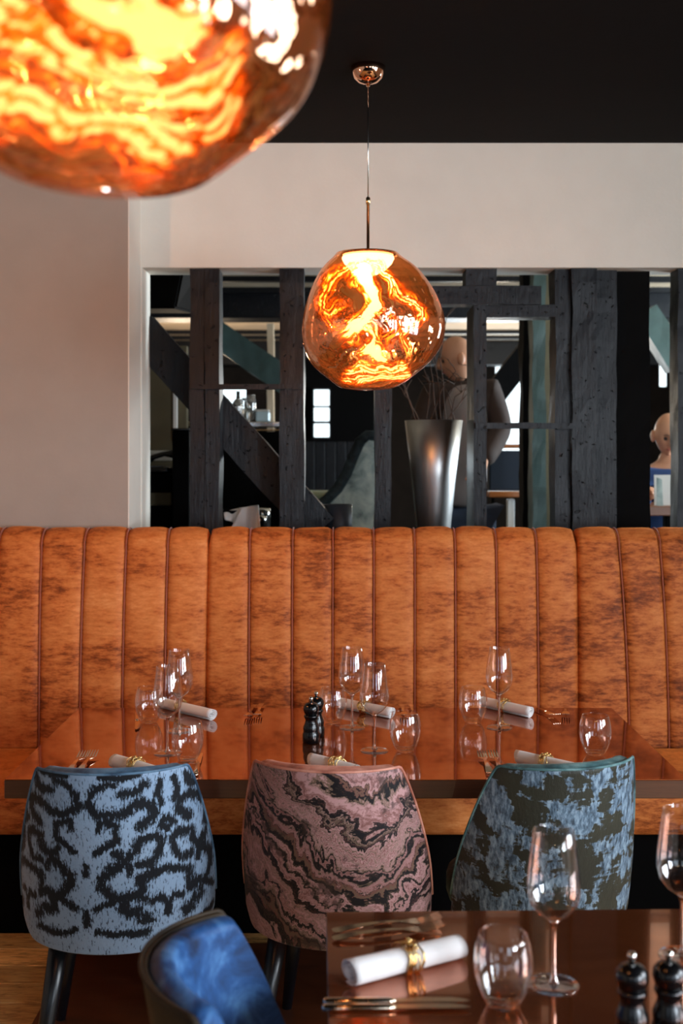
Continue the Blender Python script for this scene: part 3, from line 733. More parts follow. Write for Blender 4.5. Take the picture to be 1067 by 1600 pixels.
# near places: tines point away from the sitter; far places: tines point to the camera
fcopy(105, 1212, 90, 'left one of two forks behind the damask chair, tines showing'); fcopy(122, 1211, 90, 'right one of two forks behind the damask chair, tines showing')
fcopy(766, 1212, 90, 'left one of two forks behind the brocade chair, tines showing'); fcopy(784, 1211, 90, 'right one of two forks behind the brocade chair, tines showing')
def far_fork(px, py, deg, lab):      # placed by the tips of its tines
    p = tab(px, py); a = math.radians(deg); q = p-Vector((math.cos(a), math.sin(a), 0))*.2
    return dup(fk, q, a, lab)
far_fork(387, 1125, -92, 'left one of two forks at the back, between left napkin and mills'); far_fork(402, 1123, -90, 'right one of two forks at the back, between left napkin and mills')
far_fork(632, 1124, -90, 'left one of two forks at the back, right of the middle napkin'); far_fork(647, 1124, -90, 'right one of two forks at the back, right of the middle napkin')
far_fork(870, 1123, -70, 'left one of two crossed forks at the back right of the rear table'); far_fork(884, 1123, -100, 'right one of two crossed forks at the back right of the rear table')
kn = knife(tab(505, 1569), math.radians(1), 'knife in front of the napkin on the front table, farther of two')
dup(kn, tab(503, 1579), math.radians(1), 'knife in front of the napkin on the front table, nearer of two')
dup(kn, tab(305, 1214), math.radians(93), 'knife right of the tumbler behind the damask chair')
dup(kn, tab(214, 1116), math.radians(-80), 'knife at the back left beside the stemless tumbler')

# ------------------------------------------------------------------ blown glass pendants
PROF = [(610, 566, 580), (608, 540, 606), (605, 530, 618), (599, 522, 630), (588, 508, 645), (575, 492, 661), (564, 483, 673), (552, 477.5, 683), (538, 473.5, 690.5), (525, 471.7, 694.2), (512, 471.7, 695.8),
        (498, 473, 695), (480, 476.5, 690), (462, 482, 682.5), (446, 488, 673), (432, 495, 663), (419, 503, 652), (408, 513, 638), (400, 523, 624), (396, 529, 617)]
LD = 3.87
GLINT_FLOWS = [([(560, 438), (566, 447), (574, 465), (577, 485), (570, 505), (556, 520), (545, 527)], 13, 1.0), ([(548, 520), (565, 532), (580, 545)], 12, .75), ([(590, 432), (612, 445), (630, 462), (642, 485), (642, 508), (630, 528)], 9, .62),  # streaks and spots of the LED's reflections, painted into the glass
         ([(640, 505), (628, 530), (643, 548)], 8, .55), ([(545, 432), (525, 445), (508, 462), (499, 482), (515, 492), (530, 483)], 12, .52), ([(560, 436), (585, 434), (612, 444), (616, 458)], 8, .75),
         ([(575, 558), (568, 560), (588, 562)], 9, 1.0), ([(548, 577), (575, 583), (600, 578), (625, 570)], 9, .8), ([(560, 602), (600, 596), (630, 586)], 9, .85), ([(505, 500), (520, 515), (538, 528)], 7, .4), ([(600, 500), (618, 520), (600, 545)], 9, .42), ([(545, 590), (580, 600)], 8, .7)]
_shade = []
def shade_mesh():
    """irregular blown shape from the measured silhouette, with the painted reflection swirls as attributes"""
    if _shade: return _shade[0]
    k = LD/F; ztop = 396
    ys = np.array([p[0] for p in PROF][::-1], float); Ls = np.array([p[1] for p in PROF][::-1], float); Rs = np.array([p[2] for p in PROF][::-1], float)
    def sm(a): return np.convolve(np.pad(a, 6, mode='edge'), np.ones(13)/13, 'valid')
    nz, na = 200, 260; tt = np.sin(np.linspace(0, 1, nz+1)*PI/2); yy = 396+214*tt
    L = sm(np.interp(yy, ys, Ls)); R = sm(np.interp(yy, ys, Rs)); hw = (R-L)/2; hw[-14:] *= np.sqrt(np.linspace(1, 0, 14))*.5+.5; cx = (L+R)/2
    a = np.linspace(0, 2*PI, na, endpoint=False)[None, :]; t = np.linspace(0, 1, nz+1)[:, None]
    dent = 1+(.035*np.sin(2*a+.6)+.02*np.sin(3*a+t*5))*np.sin(PI*t)
    px = cx[:, None]+hw[:, None]*np.cos(a); d = hw[:, None]*np.sin(a)*.93*dent
    V = np.stack([(px-575)*k, d*k, np.broadcast_to(((ztop-yy)*k)[:, None], px.shape)], -1).reshape(-1, 3)
    pxf = px.ravel(); yf = np.broadcast_to(yy[:, None], px.shape).ravel()
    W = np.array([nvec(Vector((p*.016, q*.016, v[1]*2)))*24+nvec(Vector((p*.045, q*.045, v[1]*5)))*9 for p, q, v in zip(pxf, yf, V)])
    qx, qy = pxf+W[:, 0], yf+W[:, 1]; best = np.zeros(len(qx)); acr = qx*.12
    for pts, wd, st in GLINT_FLOWS:
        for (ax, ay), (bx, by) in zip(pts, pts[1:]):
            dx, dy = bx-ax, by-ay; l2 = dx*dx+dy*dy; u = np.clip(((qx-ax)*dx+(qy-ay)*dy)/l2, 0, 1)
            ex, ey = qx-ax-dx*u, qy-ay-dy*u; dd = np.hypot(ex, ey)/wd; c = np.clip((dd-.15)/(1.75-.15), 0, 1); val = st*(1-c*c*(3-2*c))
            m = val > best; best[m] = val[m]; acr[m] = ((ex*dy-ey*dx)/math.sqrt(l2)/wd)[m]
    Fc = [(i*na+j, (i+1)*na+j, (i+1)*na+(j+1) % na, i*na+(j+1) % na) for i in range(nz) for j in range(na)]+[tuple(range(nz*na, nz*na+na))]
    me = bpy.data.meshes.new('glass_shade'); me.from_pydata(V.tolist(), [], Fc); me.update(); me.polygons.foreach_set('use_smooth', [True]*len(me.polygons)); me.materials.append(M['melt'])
    me.attributes.new('glint_swirl', 'FLOAT', 'POINT').data.foreach_set('value', best.astype('f'))
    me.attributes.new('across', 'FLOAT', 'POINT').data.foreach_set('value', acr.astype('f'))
    _shade.append(me); return me
def melt_lamp(label, loc, rz, cordtop):
    c = thing('pendant_lamp', label, 'lamp', loc, rz, 'blown glass pendant lamps')     # origin on the axis, level with the top plate
    k = LD/F
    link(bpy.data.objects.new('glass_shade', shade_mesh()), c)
    R = 43*k
    tp_ = lathe('top_plate', [(0, .012), (.02, .011), (R*.7, .006), (R, -.001), (R+.001, -.006), (R-.004, -.008), (0, -.008)], M['copper'], c, 64)
    lathe('led_diffuser', [(0, -.010), (.087, -.012), (.088, -.018), (.080, -.034), (.060, -.055), (.032, -.070), (0, -.075)], M['led'], tp_, 48)
    lathe('stem_rod', [(0, .011), (.0052, .011), (.0052, .165), (.0075, .166), (.0075, .186), (.004, .19), (0, .19)], M['brass'], c, 20)
    zc = cordtop-loc[2]
    lathe('cord', [(0, .188), (.0022, .188), (.0022, zc-.05), (0, zc-.05)], M['steel'], c, 8)
    lathe('ceiling_rose', [(0, zc-.066), (.006, zc-.066), (.007, zc-.060), (.014, zc-.058), (.030, zc-.053), (.046, zc-.040), (.0555, zc-.020), (.059, zc-.001), (.0, zc-.001)], M['copper'], c, 48)
    d = bpy.data.lights.new('lamp_light', 'POINT'); d.energy = 15; d.color = (1, .72, .40); d.shadow_soft_size = .035
    lo = bpy.data.objects.new('lamp_light', d); link(lo, c); lo.location = (0, 0, -.115)
    return c
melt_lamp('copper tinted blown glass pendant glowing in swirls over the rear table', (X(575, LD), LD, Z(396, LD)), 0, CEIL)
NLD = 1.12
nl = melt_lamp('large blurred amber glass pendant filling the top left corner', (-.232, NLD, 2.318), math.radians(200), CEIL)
for ch in nl.children:
    if ch.type == 'LIGHT': ch.data = ch.data.copy(); ch.data.energy = 8

m_ = melt_lamp('copper tinted blown glass pendant added out of view to light the left floor and banquette', (-1.55, 3.1, Z(396, LD)), math.radians(70), CEIL)  # unseen extra pendant, added to brighten the left floor and banquette
for ch in m_.children:
    if ch.type == 'LIGHT': ch.data = ch.data.copy(); ch.data.energy = 52

# ------------------------------------------------------------------ things on the sill behind the banquette
VD = 5.2; k = VD/F
vx = (X(632, VD)+X(723, VD))/2; vt = Z(657, VD); vb = OZ0
vase = lathe('tall_vase', [(0, 0), (.072, 0), (.074, .004), (.100, (vt-vb)*.5), (.1305, vt-vb), (.1275, vt-vb), (.097, (vt-vb)*.5), (.070, .01), (0, .01)], M['vase'], None, 96, (vx, VD, vb))
tag(vase, 'tall tapered brushed steel vase holding bare twigs behind the banquette', 'vase')
rnd = random.Random(11)
TW = [[(652, 822), (655, 657), (640, 625), (622, 600), (608, 592)], [(700, 822), (690, 657), (684, 600), (680, 545), (684, 500)], [(690, 822), (703, 657), (712, 620), (735, 600)], [(670, 822), (667, 657), (672, 600), (655, 560)],
      [(680, 822), (700, 657), (722, 625), (738, 580), (742, 565)], [(662, 822), (672, 657), (690, 610), (712, 580), (700, 560)], [(705, 822), (712, 660), (700, 620), (715, 590), (738, 592)], [(655, 822), (650, 657), (632, 610), (628, 590)],
      [(690, 822), (698, 657), (690, 560), (700, 490), (722, 470)], [(672, 822), (682, 657), (676, 590), (668, 520), (672, 500)]]
TWL = ['forked twig leaning farthest left out of the steel vase, tip under the lamp', 'tall twig rising straight up behind the glass lamp from the vase', 'twig leaning right out of the vase towards the dark post', 'crooked twig left of centre in the vase bending back left', 'long twig on the right of the vase crossing in front of the standing person', 'twig curving right then back left above the vase rim', 'twig at the right rim of the vase bending sharply right', 'short twig hugging the left rim of the steel vase', 'tallest twig of the vase ending in the top bay beside the lamp', 'slim upright twig in the middle of the steel vase hidden higher up by the lamp']
for q, pl in enumerate(TW):
    pts = []; dy = rnd.uniform(0, .06)
    for i, (a, b) in enumerate(pl):
        p = at(a, b, VD); f = min(1, i/2); p.x = vx+(p.x-vx)*(.45 if i == 0 else 1); p.y += dy*(.4+.5*i)
        if i == 0: p.z = OZ0+.02
        pts.append(p)
    # subdivide with jitter
    fine = []
    for A, B in zip(pts, pts[1:]):
        for t in (0, .34, .67): fine.append(A.lerp(B, t)+Vector((rnd.uniform(-.004, .004), rnd.uniform(-.004, .004), 0)))
    fine.append(pts[-1]); fine[0].z = OZ0+.02
    n = len(fine); parts = [tube(fine, [.0042*(1-.75*i/n) for i in range(n)], 6)]
    for _ in range(3):
        i = rnd.randrange(n//2, n-2); A = fine[i]; dr = Vector((rnd.uniform(-1, 1), rnd.uniform(-.5, .5), rnd.uniform(.1, 1))).normalized()*rnd.uniform(.05, .13)
        parts.append(tube([A, A+dr*.5+Vector((0, 0, .008)), A+dr], [.0022, .0016, .0008], 5))
    V, Fc = merge(parts); tag(meshobj('dried_twig', V, Fc, M['twig'], None), TWL[q], 'twig', 'bare twigs in the steel vase')
pot = lathe('cylinder_pot', [(0, 0), (.062, 0), (.0635, .002), (.0635, Z(788, 5.15)-OZ0), (.060, Z(788, 5.15)-OZ0), (.060, .01), (0, .01)], plain('anthracite_pot', srgb(44, 50, 58), .5), None, 64, (X(528, 5.15), 5.15, OZ0))
tag(pot, 'anthracite cylindrical pot standing behind the banquette left of the steel vase', 'pot')
for px, py, lab in ((410, 794, 'small steel beaker behind the banquette, right of the white napkin'), (404, 806, 'lower steel beaker close beside the white napkin')):
    dd = 5.24 if py < 800 else 5.13; h = Z(py, dd)-OZ0
    tag(lathe('steel_beaker', [(0, 0), (.034, 0), (.036, .003), (.036, h*.6), (.0375, h*.61), (.0375, h), (.035, h), (.035, .006), (0, .006)], M['steel'], None, 40, (X(px, dd), dd, OZ0)), lab, 'beaker', 'steel beakers on the sill')
bk = thing('black_basket', 'low black box with a white napkin over its rim, behind the banquette', 'box', (X(374, 5.18), 5.20, OZ0))
bm = bmesh.new(); w_ = .085; h = Z(800, 5.0)-OZ0
box(bm, -w_, w_, -.07, .07, 0, .006); box(bm, -w_, -w_+.006, -.07, .07, .006, h); box(bm, w_-.006, w_, -.07, .07, .006, h); box(bm, -w_, w_, .064, .07, .006, h); box(bm, -w_, w_, -.07, -.064, .006, h)
bmobj('body', bm, M['black'], bk)
def cloth(px_pts, dd, name, label):
    P = [at(a, b, dd) for a, b in px_pts]; V, Fc = [], []; n = 14
    a, b, c, d = P       # bottom-left, bottom-right, top-right, top-left
    for i in range(n+1):
        for j in range(n+1):
            p = a.lerp(b, j/n).lerp(d.lerp(c, j/n), i/n); p = p+Vector((0, -.012*math.sin(j/n*PI*2.2+1)+.05*(i/n)**2, 0)); V.append(p)
    for i in range(n):
        for j in range(n): q = i*(n+1)+j; Fc.append((q, q+1, q+n+2, q+n+1))
    o = meshobj(name, V, Fc, M['linen']); m = o.modifiers.new('s', 'SOLIDIFY'); m.thickness = .004; m.offset = 0
    return tag(o, label, 'napkin')
cloth([(358, 832), (408, 832), (403, 790), (376, 794)], 5.08, 'white_napkin', 'crisp white napkin hanging over the front of the black box behind the banquette')
cloth([(352, 812), (368, 818), (376, 794), (348, 801)], 5.10, 'white_napkin', 'pointed white napkin corner sticking out left of the black box')

# ------------------------------------------------------------------ back room contents (real depths, raised floor)
def pxbox(name, x0, x1, y0, y1, Dn, depth, mat, parent=None, bev=.004, z0=None):
    bm = bmesh.new(); zb = Z(y1, Dn) if z0 is None else z0
    box(bm, X(x0, Dn), X(x1, Dn), Dn, Dn+depth, zb, Z(y0, Dn), bev=bev, seg=1); return bmobj(name, bm, M[mat] if isinstance(mat, str) else mat, parent)
for i, yy in enumerate((7.0, 7.45, 7.95, 10.7, 11.2)):
    struct(boxobj('ceiling_joist', (BX0, BX1, yy, yy+.06, BC-.035, BC-.001), M['timber'])).name = 'trim_%d' % (10+i)
struct(boxobj('trim_20', (BX0, BX1, 8.1, 8.4, 2.555, BC-.001), M['timber'], bev=.01))
struct(boxobj('trim_21', (BX0, BX1, 11.7, 11.95, 2.5, BC-.001), M['timber'], bev=.01))
br = thing('roof_brace', 'teal lit slanting beam in the room behind, left of the second post', 'beam', (0, 0, 0)); timber('beam', (X(325, 7.6), Z(512, 7.6)), (X(455, 7.6), Z(602, 7.6)), .17, .14, br, 7.6, 41, M['teal_timber'])
br = thing('roof_brace', 'teal slanting beam seen through the narrow gap at the right edge', 'beam', (0, 0, 0)); timber('beam', (X(1005, 7.0), Z(488, 7.0)), (X(1060, 7.0), Z(572, 7.0)), .15, .14, br, 7.0, 42, M['teal_timber'])
br = thing('roof_brace', 'dark slanting brace rising to the right beside the bright rear window', 'beam', (0, 0, 0)); timber('beam', (X(770, 8.7), Z(620, 8.7)), (X(835, 8.7), Z(535, 8.7)), .17, .12, br, 8.7, 43, M['black'])
for x0, x1, dd, mt, lab in ((814, 828, 6.6, 'black', 'slim black post behind the iron barred bay, left of the teal post'), (829, 849, 6.4, 'teal_timber', 'rough teal painted post behind the iron barred bay'), (1052, 1075, 7.2, 'teal_timber', 'teal post behind the rightmost gap')):
    p = thing('rear_post', lab, 'post', (0, 0, 0)); timber('shaft', (X((x0+x1)/2, dd), BF), (X((x0+x1)/2, dd), BC), (x1-x0)*dd/F, .14, p, dd, x0, M[mt], wob=.01)
def solid_panel(name, x0, x1, y0, y1, dd, mat, label, cat, depth=.06, floorz=BF, parts=None):
    p = thing(name, label, cat, (0, 0, 0)); pxbox('panel', x0, x1, y0, y1, dd, depth, mat, p, z0=floorz); return p
p = solid_panel('partition_panel', 849, 872, 400, 800, 6.9, 'olive', 'olive brown partition board right of the rough teal post', 'panel')
p = solid_panel('partition_panel', 200, 292, 540, 800, 6.3, 'olive', 'olive brown partition board at the left end of the opening', 'panel')
pxbox('edge_strip', 270, 277, 608, 690, 6.28, .02, 'white_paint', p)
p = thing('dark_cabinet', 'tall black cabinet side just left of the first charcoal post', 'cabinet', (0, 0, 0)); pxbox('body', 269, 296, 673, 860, 5.5, .5, 'black', p, z0=BF); pxbox('top', 267, 297, 669, 673, 5.49, .52, 'black_gloss', p)
p = thing('side_counter', 'low dark counter carrying the black telephone, left end of the opening', 'counter', (0, 0, 0)); pxbox('body', 205, 268, 741, 860, 5.7, .5, 'black', p, z0=BF); pxbox('pale_band', 205, 268, 770, 790, 5.69, .012, 'olive', p); pxbox('back_shelf', 205, 268, 704, 720, 6.15, .02, 'white_paint', p)
ph = thing('telephone', 'black desk telephone on the low dark counter', 'telephone', (X(246, 5.8), 5.82, Z(741, 5.7)))
bm = bmesh.new(); box(bm, -.07, .07, -.09, .09, 0, .035, bev=.012); bmobj('base', bm, M['black_gloss'], ph, True)
tubeobj('handset', [(-.075, 0, .05), (-.06, 0, .062), (-.02, 0, .085), (.03, 0, .10), (.07, 0, .10), (.085, 0, .09)], [.018, .022, .013, .012, .020, .016], M['black_gloss'], ph, 12)
bm = bmesh.new()
for i in range(3):
    for j in range(4): box(bm, -.035+i*.022, -.02+i*.022, -.07+j*.025, -.052+j*.025, .034, .039)
bmobj('keypad', bm, plain('grey_keys', srgb(120, 130, 150), .4), ph)
# loudspeaker hung under the ceiling
sp = thing('wall_speaker', 'big black loudspeaker hanging in the top left corner of the opening', 'speaker', (X(240, 5.6), 5.65, Z(484, 5.6)))
bm = bmesh.new(); hh = Z(425, 5.6)-Z(484, 5.6)+.06
v = [bm.verts.new(c) for c in ((-.14, -.1, 0), (.115, -.1, 0), (.17, .18, .01), (-.16, .18, .01), (-.17, -.13, hh), (.17, -.13, hh), (.2, .2, hh), (-.2, .2, hh))]
for f in ((0, 1, 2, 3), (7, 6, 5, 4), (0, 4, 5, 1), (1, 5, 6, 2), (2, 6, 7, 3), (3, 7, 4, 0)): bm.faces.new([v[i] for i in f])
bmesh.ops.bevel(bm, geom=list(bm.edges), offset=.01, segments=2, affect='EDGES'); bmobj('cabinet', bm, M['black'], sp)
boxobj('bracket', (-.02, .02, 0, .05, hh, BC-Z(484, 5.6)-.001), M['black'], sp)
# bar
bar = thing('bar_counter', 'black bar counter with a steel edge in the room behind, left part', 'bar', (0, 0, 0))
BD = 6.8; pxbox('body', 296, 437, 674, 860, BD, .6, 'black', bar, z0=BF); pxbox('steel_top', 292, 440, 659, 667, BD-.03, .66, 'steel', bar); pxbox('gold_rail', 385, 440, 671, 673.5, BD-.05, .02, 'brass', bar)
struct(pxbox('window_6', 335, 384, 606, 642, 8.3, .02, M['daylight_pane'])); struct(pxbox('window_7', 1031, 1041, 570, 604, 10.5, .02, M['daylight_pane']))
zt = Z(659, BD-.03)
tg0 = bpy.data.objects['tumbler']
for px, lab, sc in ((388, 'bright glass on the bar counter nearest the centre', 1.5), (339, 'glass at the left end of the bar counter', 1.2), (366, 'glass on the bar counter before the yellowish window', 1.3)):
    o = dup(tg0, (X(px, BD+.15), BD+.15, zt+.001), 0, lab, 'glasses on the bar'); o.scale = (1, 1, sc)
def bottle(px, dd, zb, h, mat, lab, g):
    o = lathe('bottle', [(0, 0), (.034, 0), (.036, .004), (.036, h*.58), (.030, h*.68), (.013, h*.78), (.012, h*.97), (.014, h*.975), (.014, h), (0, h)], mat, None, 24, (X(px, dd), dd, zb)); return tag(o, lab, 'bottle', g)
dkb = plain('dark_bottle_glass', srgb(18, 24, 16), .1); 
bottle(347, BD+.42, zt+.001, .17, dkb, 'short dark bottle on the bar at its left end', 'bottles on the bar'); bottle(372, BD+.35, zt+.001, .2, dkb, 'dark bottle on the bar before the yellowish window', 'bottles on the bar'); bottle(381, BD+.42, zt+.001, .16, dkb, 'short dark bottle on the bar beside the bright glass', 'bottles on the bar')
mc = thing('pale_canister', 'pale blue white square canister on the bar beside the second post', 'canister', (0, 0, 0)); q = pxbox('body', 399, 421, 643, 659, BD+.12, .1, plain('pale_blue_gloss', srgb(190, 215, 225), .25), mc, .008); pxbox('lid', 400, 420, 640, 642.6, BD+.125, .09, 'white_paint', mc)
p = thing('rear_post', 'pale beige post behind the bar', 'post', (0, 0, 0)); timber('shaft', (X(423, 8.0), BF), (X(423, 8.0), 2.5), 10*8/F, .1, p, 8.0, 51, M['plaster_beige'])
# dark boarded door wall with a three pane door
dr = struct(pxbox('door_1', 474, 590, 560, 860, 9.0, .08, 'black', None, z0=BF))
for y0, y1 in ((609, 634), (637, 658), (662, 683)):
    pxbox('pane', 490.5, 514.5, y0, y1, 8.985, .012, M['daylight_pane'], dr); 
bm = bmesh.new(); dd = 8.96
for x_ in (488, 515): box(bm, X(x_, dd), X(x_+1.8, dd), dd, dd+.03, Z(685, dd), Z(607, dd))
for y_ in (607, 635.5, 660, 684.5): box(bm, X(488, dd), X(516.8, dd), dd, dd+.03, Z(y_+1.3, dd), Z(y_-1, dd))
bmobj('glazing_bar', bm, M['timber'], dr)
for i in range(7):
    pxbox('board', 476+i*16.4, 491.5+i*16.4, 690, 860, 8.97, .028, 'timber', dr, z0=BF+.02)
# wing armchair
AD = 6.3
ac = thing('wing_armchair', 'pale mottled wing armchair with dark rim seen from the side, left of the steel vase', 'armchair', (0, 0, 0))
out = [(590, 681), (574, 680), (563, 690), (552, 714), (541, 742), (527, 765), (510, 782), (498, 792), (494, 860), (600, 900), (600, 681)]
def slab(name, pts, dd, th, mat, par, bev=.012):
    bm = bmesh.new(); vs = [bm.verts.new(at(a, b, dd)) for a, b in pts]; f = bm.faces.new(vs); r = bmesh.ops.extrude_face_region(bm, geom=[f])
    for v in r['geom']:
        if isinstance(v, bmesh.types.BMVert): v.co.y += th
    bmesh.ops.recalc_face_normals(bm, faces=bm.faces)
    if bev: bmesh.ops.bevel(bm, geom=[e for e in bm.edges], offset=bev, segments=2, affect='EDGES')
    return bmobj(name, bm, M[mat], par)
slab('near_wing', out, AD, .07, 'pale_mottled', ac); slab('far_wing', out, AD+.6, .07, 'pale_mottled', ac)
tubeobj('rim', [at(a, b, AD-.005) for a, b in ((590, 681), (574, 680), (563, 689), (552, 713), (541, 741), (527, 764), (510, 781), (497, 790), (470, 797))], .030, M['dark_slate_fabric'], ac, 10)
slab('backrest', [(560, 690), (600, 685), (600, 860), (560, 860)], AD+.07, .53, 'pale_mottled', ac, .01)
bm = bmesh.new(); box(bm, X(440, AD), X(540, AD), AD+.08, AD+.58, Z(800, AD), Z(768, AD+.3), bev=.04, seg=3); bmobj('seat_cushion', bm, M['pale_green'], ac, True)
for x_, y_ in ((500, AD+.05), (590, AD+.05), (500, AD+.6), (590, AD+.6)): boxobj('leg', (X(x_, AD)-.02, X(x_, AD)+.02, y_-.02, y_+.02, BF, BF+.35), M['black'], ac)
# rear side table and bench by the window
tb = thing('rear_table', 'orange topped wooden table before the bright rear window', 'table', (0, 0, 0)); pxbox('tabletop', 752, 838, 694, 700, 7.6, .7, 'orange_wood', tb)
for x_ in (756, 832): pxbox('leg', x_, x_+5, 700, 860, 7.65, .05, 'black', tb, z0=BF)
bn = thing('rear_bench', 'dark blue upholstered bench with an orange wood rail in the iron barred bay', 'bench', (0, 0, 0)); pxbox('backrest', 764, 822, 704, 767, 6.9, .08, plain('navy_cloth', srgb(20, 32, 48), .8), bn, .01); pxbox('rail', 764, 830, 768, 777, 6.88, .12, 'orange_wood', bn)
pxbox('leg', 793, 804, 780, 860, 6.95, .05, 'white_paint', bn, z0=BF); pxbox('leg', 768, 773, 777, 860, 6.95, .05, 'black', bn, z0=BF)
# table of the seated man
rt = thing('rear_table', 'brown wooden table in front of the seated man at the right edge', 'table', (0, 0, 0)); pxbox('tabletop', 990, 1110, 791, 806, 5.75, .55, plain('brown_top', srgb(120, 76, 52), .4), rt)
pxbox('leg', 1040, 1050, 806, 900, 5.95, .06, 'black', rt, z0=BF)
mn = thing('standing_menu', 'white folded card standing before the seated man', 'card', (0, 0, 0)); pxbox('page', 1022, 1060, 742, 791, 5.86, .004, 'white_paint', mn, .0); 
slab('page', [(1026, 746), (1034, 749), (1036, 791), (1026, 791)], 5.80, .004, 'pale_mottled', mn, 0)

# ------------------------------------------------------------------ people
def head_mesh(c, fwd, R=.115, tilt=0.):
    """bald head: egg skull, jaw, nose, brow, eye sockets, lips, ears; returns verts, faces in world space"""
    n, m = 40, 56; V = []
    for i in range(n+1):
        th = PI*i/n
        for j in range(m):
            a = 2*PI*j/m; d = Vector((math.sin(th)*math.sin(a), -math.sin(th)*math.cos(a), math.cos(th)))
            x, y, z = d
            r = Vector((x*.074, y*(.098 if y > 0 else .090), z*(.118 if z > 0 else .122)))
            if z < 0: r.x *= 1-.38*(-z)**1.3; r.y *= 1-(.45 if y > 0 else .12)*(-z)**1.4
            g = lambda px, pz, s, q=1.: math.exp(-(((x-px)/s)**2+((z-pz)/(s*q))**2)) if y < 0 else 0
            r.y -= .030*g(0, -.20, .12, 1.5)+.012*g(0, -.05, .09, 2.2)+.007*g(0, .14, .32, .35)+.008*g(0, -.55, .2, .45)+.012*g(0, -.85, .25)
            r.y += .012*(g(.34, 0, .15)+g(-.34, 0, .15))+.004*g(0, -.45, .25, .3)
            V.append(r)
    Fc = [(i*m+j, (i+1)*m+j, (i+1)*m+(j+1) % m, i*m+(j+1) % m) for i in range(n) for j in range(m)]
    parts = [(V, Fc)]
    for sx in (-1, 1):
        E = []; 
        for i in range(11):
            th = PI*i/10
            for j in range(16):
                a = 2*PI*j/16; E.append(Vector((sx*(.077+.014*math.sin(th)*math.cos(a)), .012+.021*math.sin(th)*math.sin(a)+.004*math.cos(th), -.012+.033*math.cos(th))))
        parts.append((E, [(i*16+j, (i+1)*16+j, (i+1)*16+(j+1) % 16, i*16+(j+1) % 16) for i in range(10) for j in range(16)]))
    V, Fc = merge(parts)
    mt = Matrix.Translation(c) @ Matrix.Rotation(math.atan2(fwd[0], -fwd[1]), 4, 'Z') @ Matrix.Rotation(tilt, 4, 'X')
    return [mt @ Vector(v) for v in V], Fc, mt
def skinned(name, joints, edges, radii, mat, parent, root=0, sub=2, extra=None):
    me = bpy.data.meshes.new(name); me.from_pydata([tuple(j) for j in joints], edges, []); o = bpy.data.objects.new(name, me); COL.objects.link(o)
    md = o.modifiers.new('skin', 'SKIN'); md.use_smooth_shade = True
    me.skin_vertices.new() if not me.skin_vertices else None
    for i, r in enumerate(radii):
        sv = me.skin_vertices[0].data[i]; sv.radius = (r, r) if not hasattr(r, '__len__') else r; sv.use_root = (i == root)
    o.modifiers.new('sub', 'SUBSURF').levels = sub
    bpy.context.view_layer.update(); dg = bpy.context.evaluated_depsgraph_get(); nm = bpy.data.meshes.new_from_object(o.evaluated_get(dg)); bpy.data.objects.remove(o)
    V = [v.co.copy() for v in nm.vertices]; Fc = [tuple(p.vertices) for p in nm.polygons]; bpy.data.meshes.remove(nm)
    if extra: V, Fc = merge([(V, Fc), extra])
    return meshobj(name, V, Fc, mat, parent)
def limbs(J, chains):
    """J: name->(point, radius). returns joints, edges, radii"""
    names = list(J); idx = {n: i for i, n in enumerate(names)}; E = []
    for c in chains: E += [(idx[a], idx[b]) for a, b in zip(c, c[1:])]
    return [J[n][0] for n in names], E, [J[n][1] for n in names]
def hand_parts(w, d, side):
    """five bent fingers and a palm as tubes rooted at the wrist w, pointing along d"""
    d = d.normalized(); s = d.cross(Vector((0, 1, 0))).normalized()*side; nrm = d.cross(s).normalized(); P = [tube([w-d*.02, w+d*.03, w+d*.08, w+d*.095], [.022, .032, .034, .022], 12)]
    for i, (o_, L) in enumerate(((-.027, .062), (-.009, .074), (.009, .078), (.027, .070))):
        b = w+d*.085+s*o_; P.append(tube([b, b+d*L*.45+nrm*.006, b+d*L*.75+nrm*.02, b+d*L*.9+nrm*.035], [.0095, .009, .008, .006], 8))
    b = w+d*.03+s*.03; P.append(tube([b, b+d*.03+s*.022, b+d*.06+s*.028+nrm*.01], [.012, .0105, .008], 8))
    return P
def person(label, J, hd, hf, skin_chains, jk):
    c = thing('person', label, 'person', (0, 0, 0))
    hv, hfc, mt = head_mesh(hd, hf[0], tilt=hf[1]); hp = []
    for wn, en, sd in (('wl', 'el', 1), ('wr', 'er', -1)): hp += hand_parts(J[wn][0], J[wn][0]-J[en][0], sd)
    jt, ed, rd = limbs(J, skin_chains); body = skinned('body', jt, ed, rd, M['skin'], c, 0, 1, merge([(hv, hfc)]+hp))
    for sx in (-1, 1):
        bm = bmesh.new(); bmesh.ops.create_uvsphere(bm, u_segments=12, v_segments=8, radius=.0115); e = bmobj('eye', bm, plain('eye_dark', srgb(40, 30, 28), .2), c, True); e.matrix_world = mt @ Matrix.Translation((sx*.025, -.074, .0))
        V, Fc = tube([(sx*.010, -.091, .020), (sx*.025, -.092, .026), (sx*.040, -.083, .020)], [.002, .0035, .002], 6); meshobj('eyebrow', [mt @ Vector(v) for v in V], Fc, M['twig'], c)
    V, Fc = tube([(-.022, -.078, -.062), (-.008, -.089, -.059), (.008, -.089, -.059), (.022, -.078, -.062)], [.002, .0045, .0045, .002], 6); meshobj('lips', [mt @ Vector(v) for v in V], Fc, plain('lips', srgb(170, 90, 84), .4), c)
    for name, mat, ch, grow in jk:
        JJ = {k: (J[k][0], (J[k][1]+grow) if not hasattr(J[k][1], '__len__') else (J[k][1][0]+grow, J[k][1][1]+grow)) for q in ch for k in q}
        jt, ed, rd = limbs(JJ, ch); skinned(name, jt, ed, rd, M[mat], c, 0, 2)
    return c
PD = 6.1
def q(px, py, dy=0): return at(px, py, PD)+Vector((0, dy, 0))
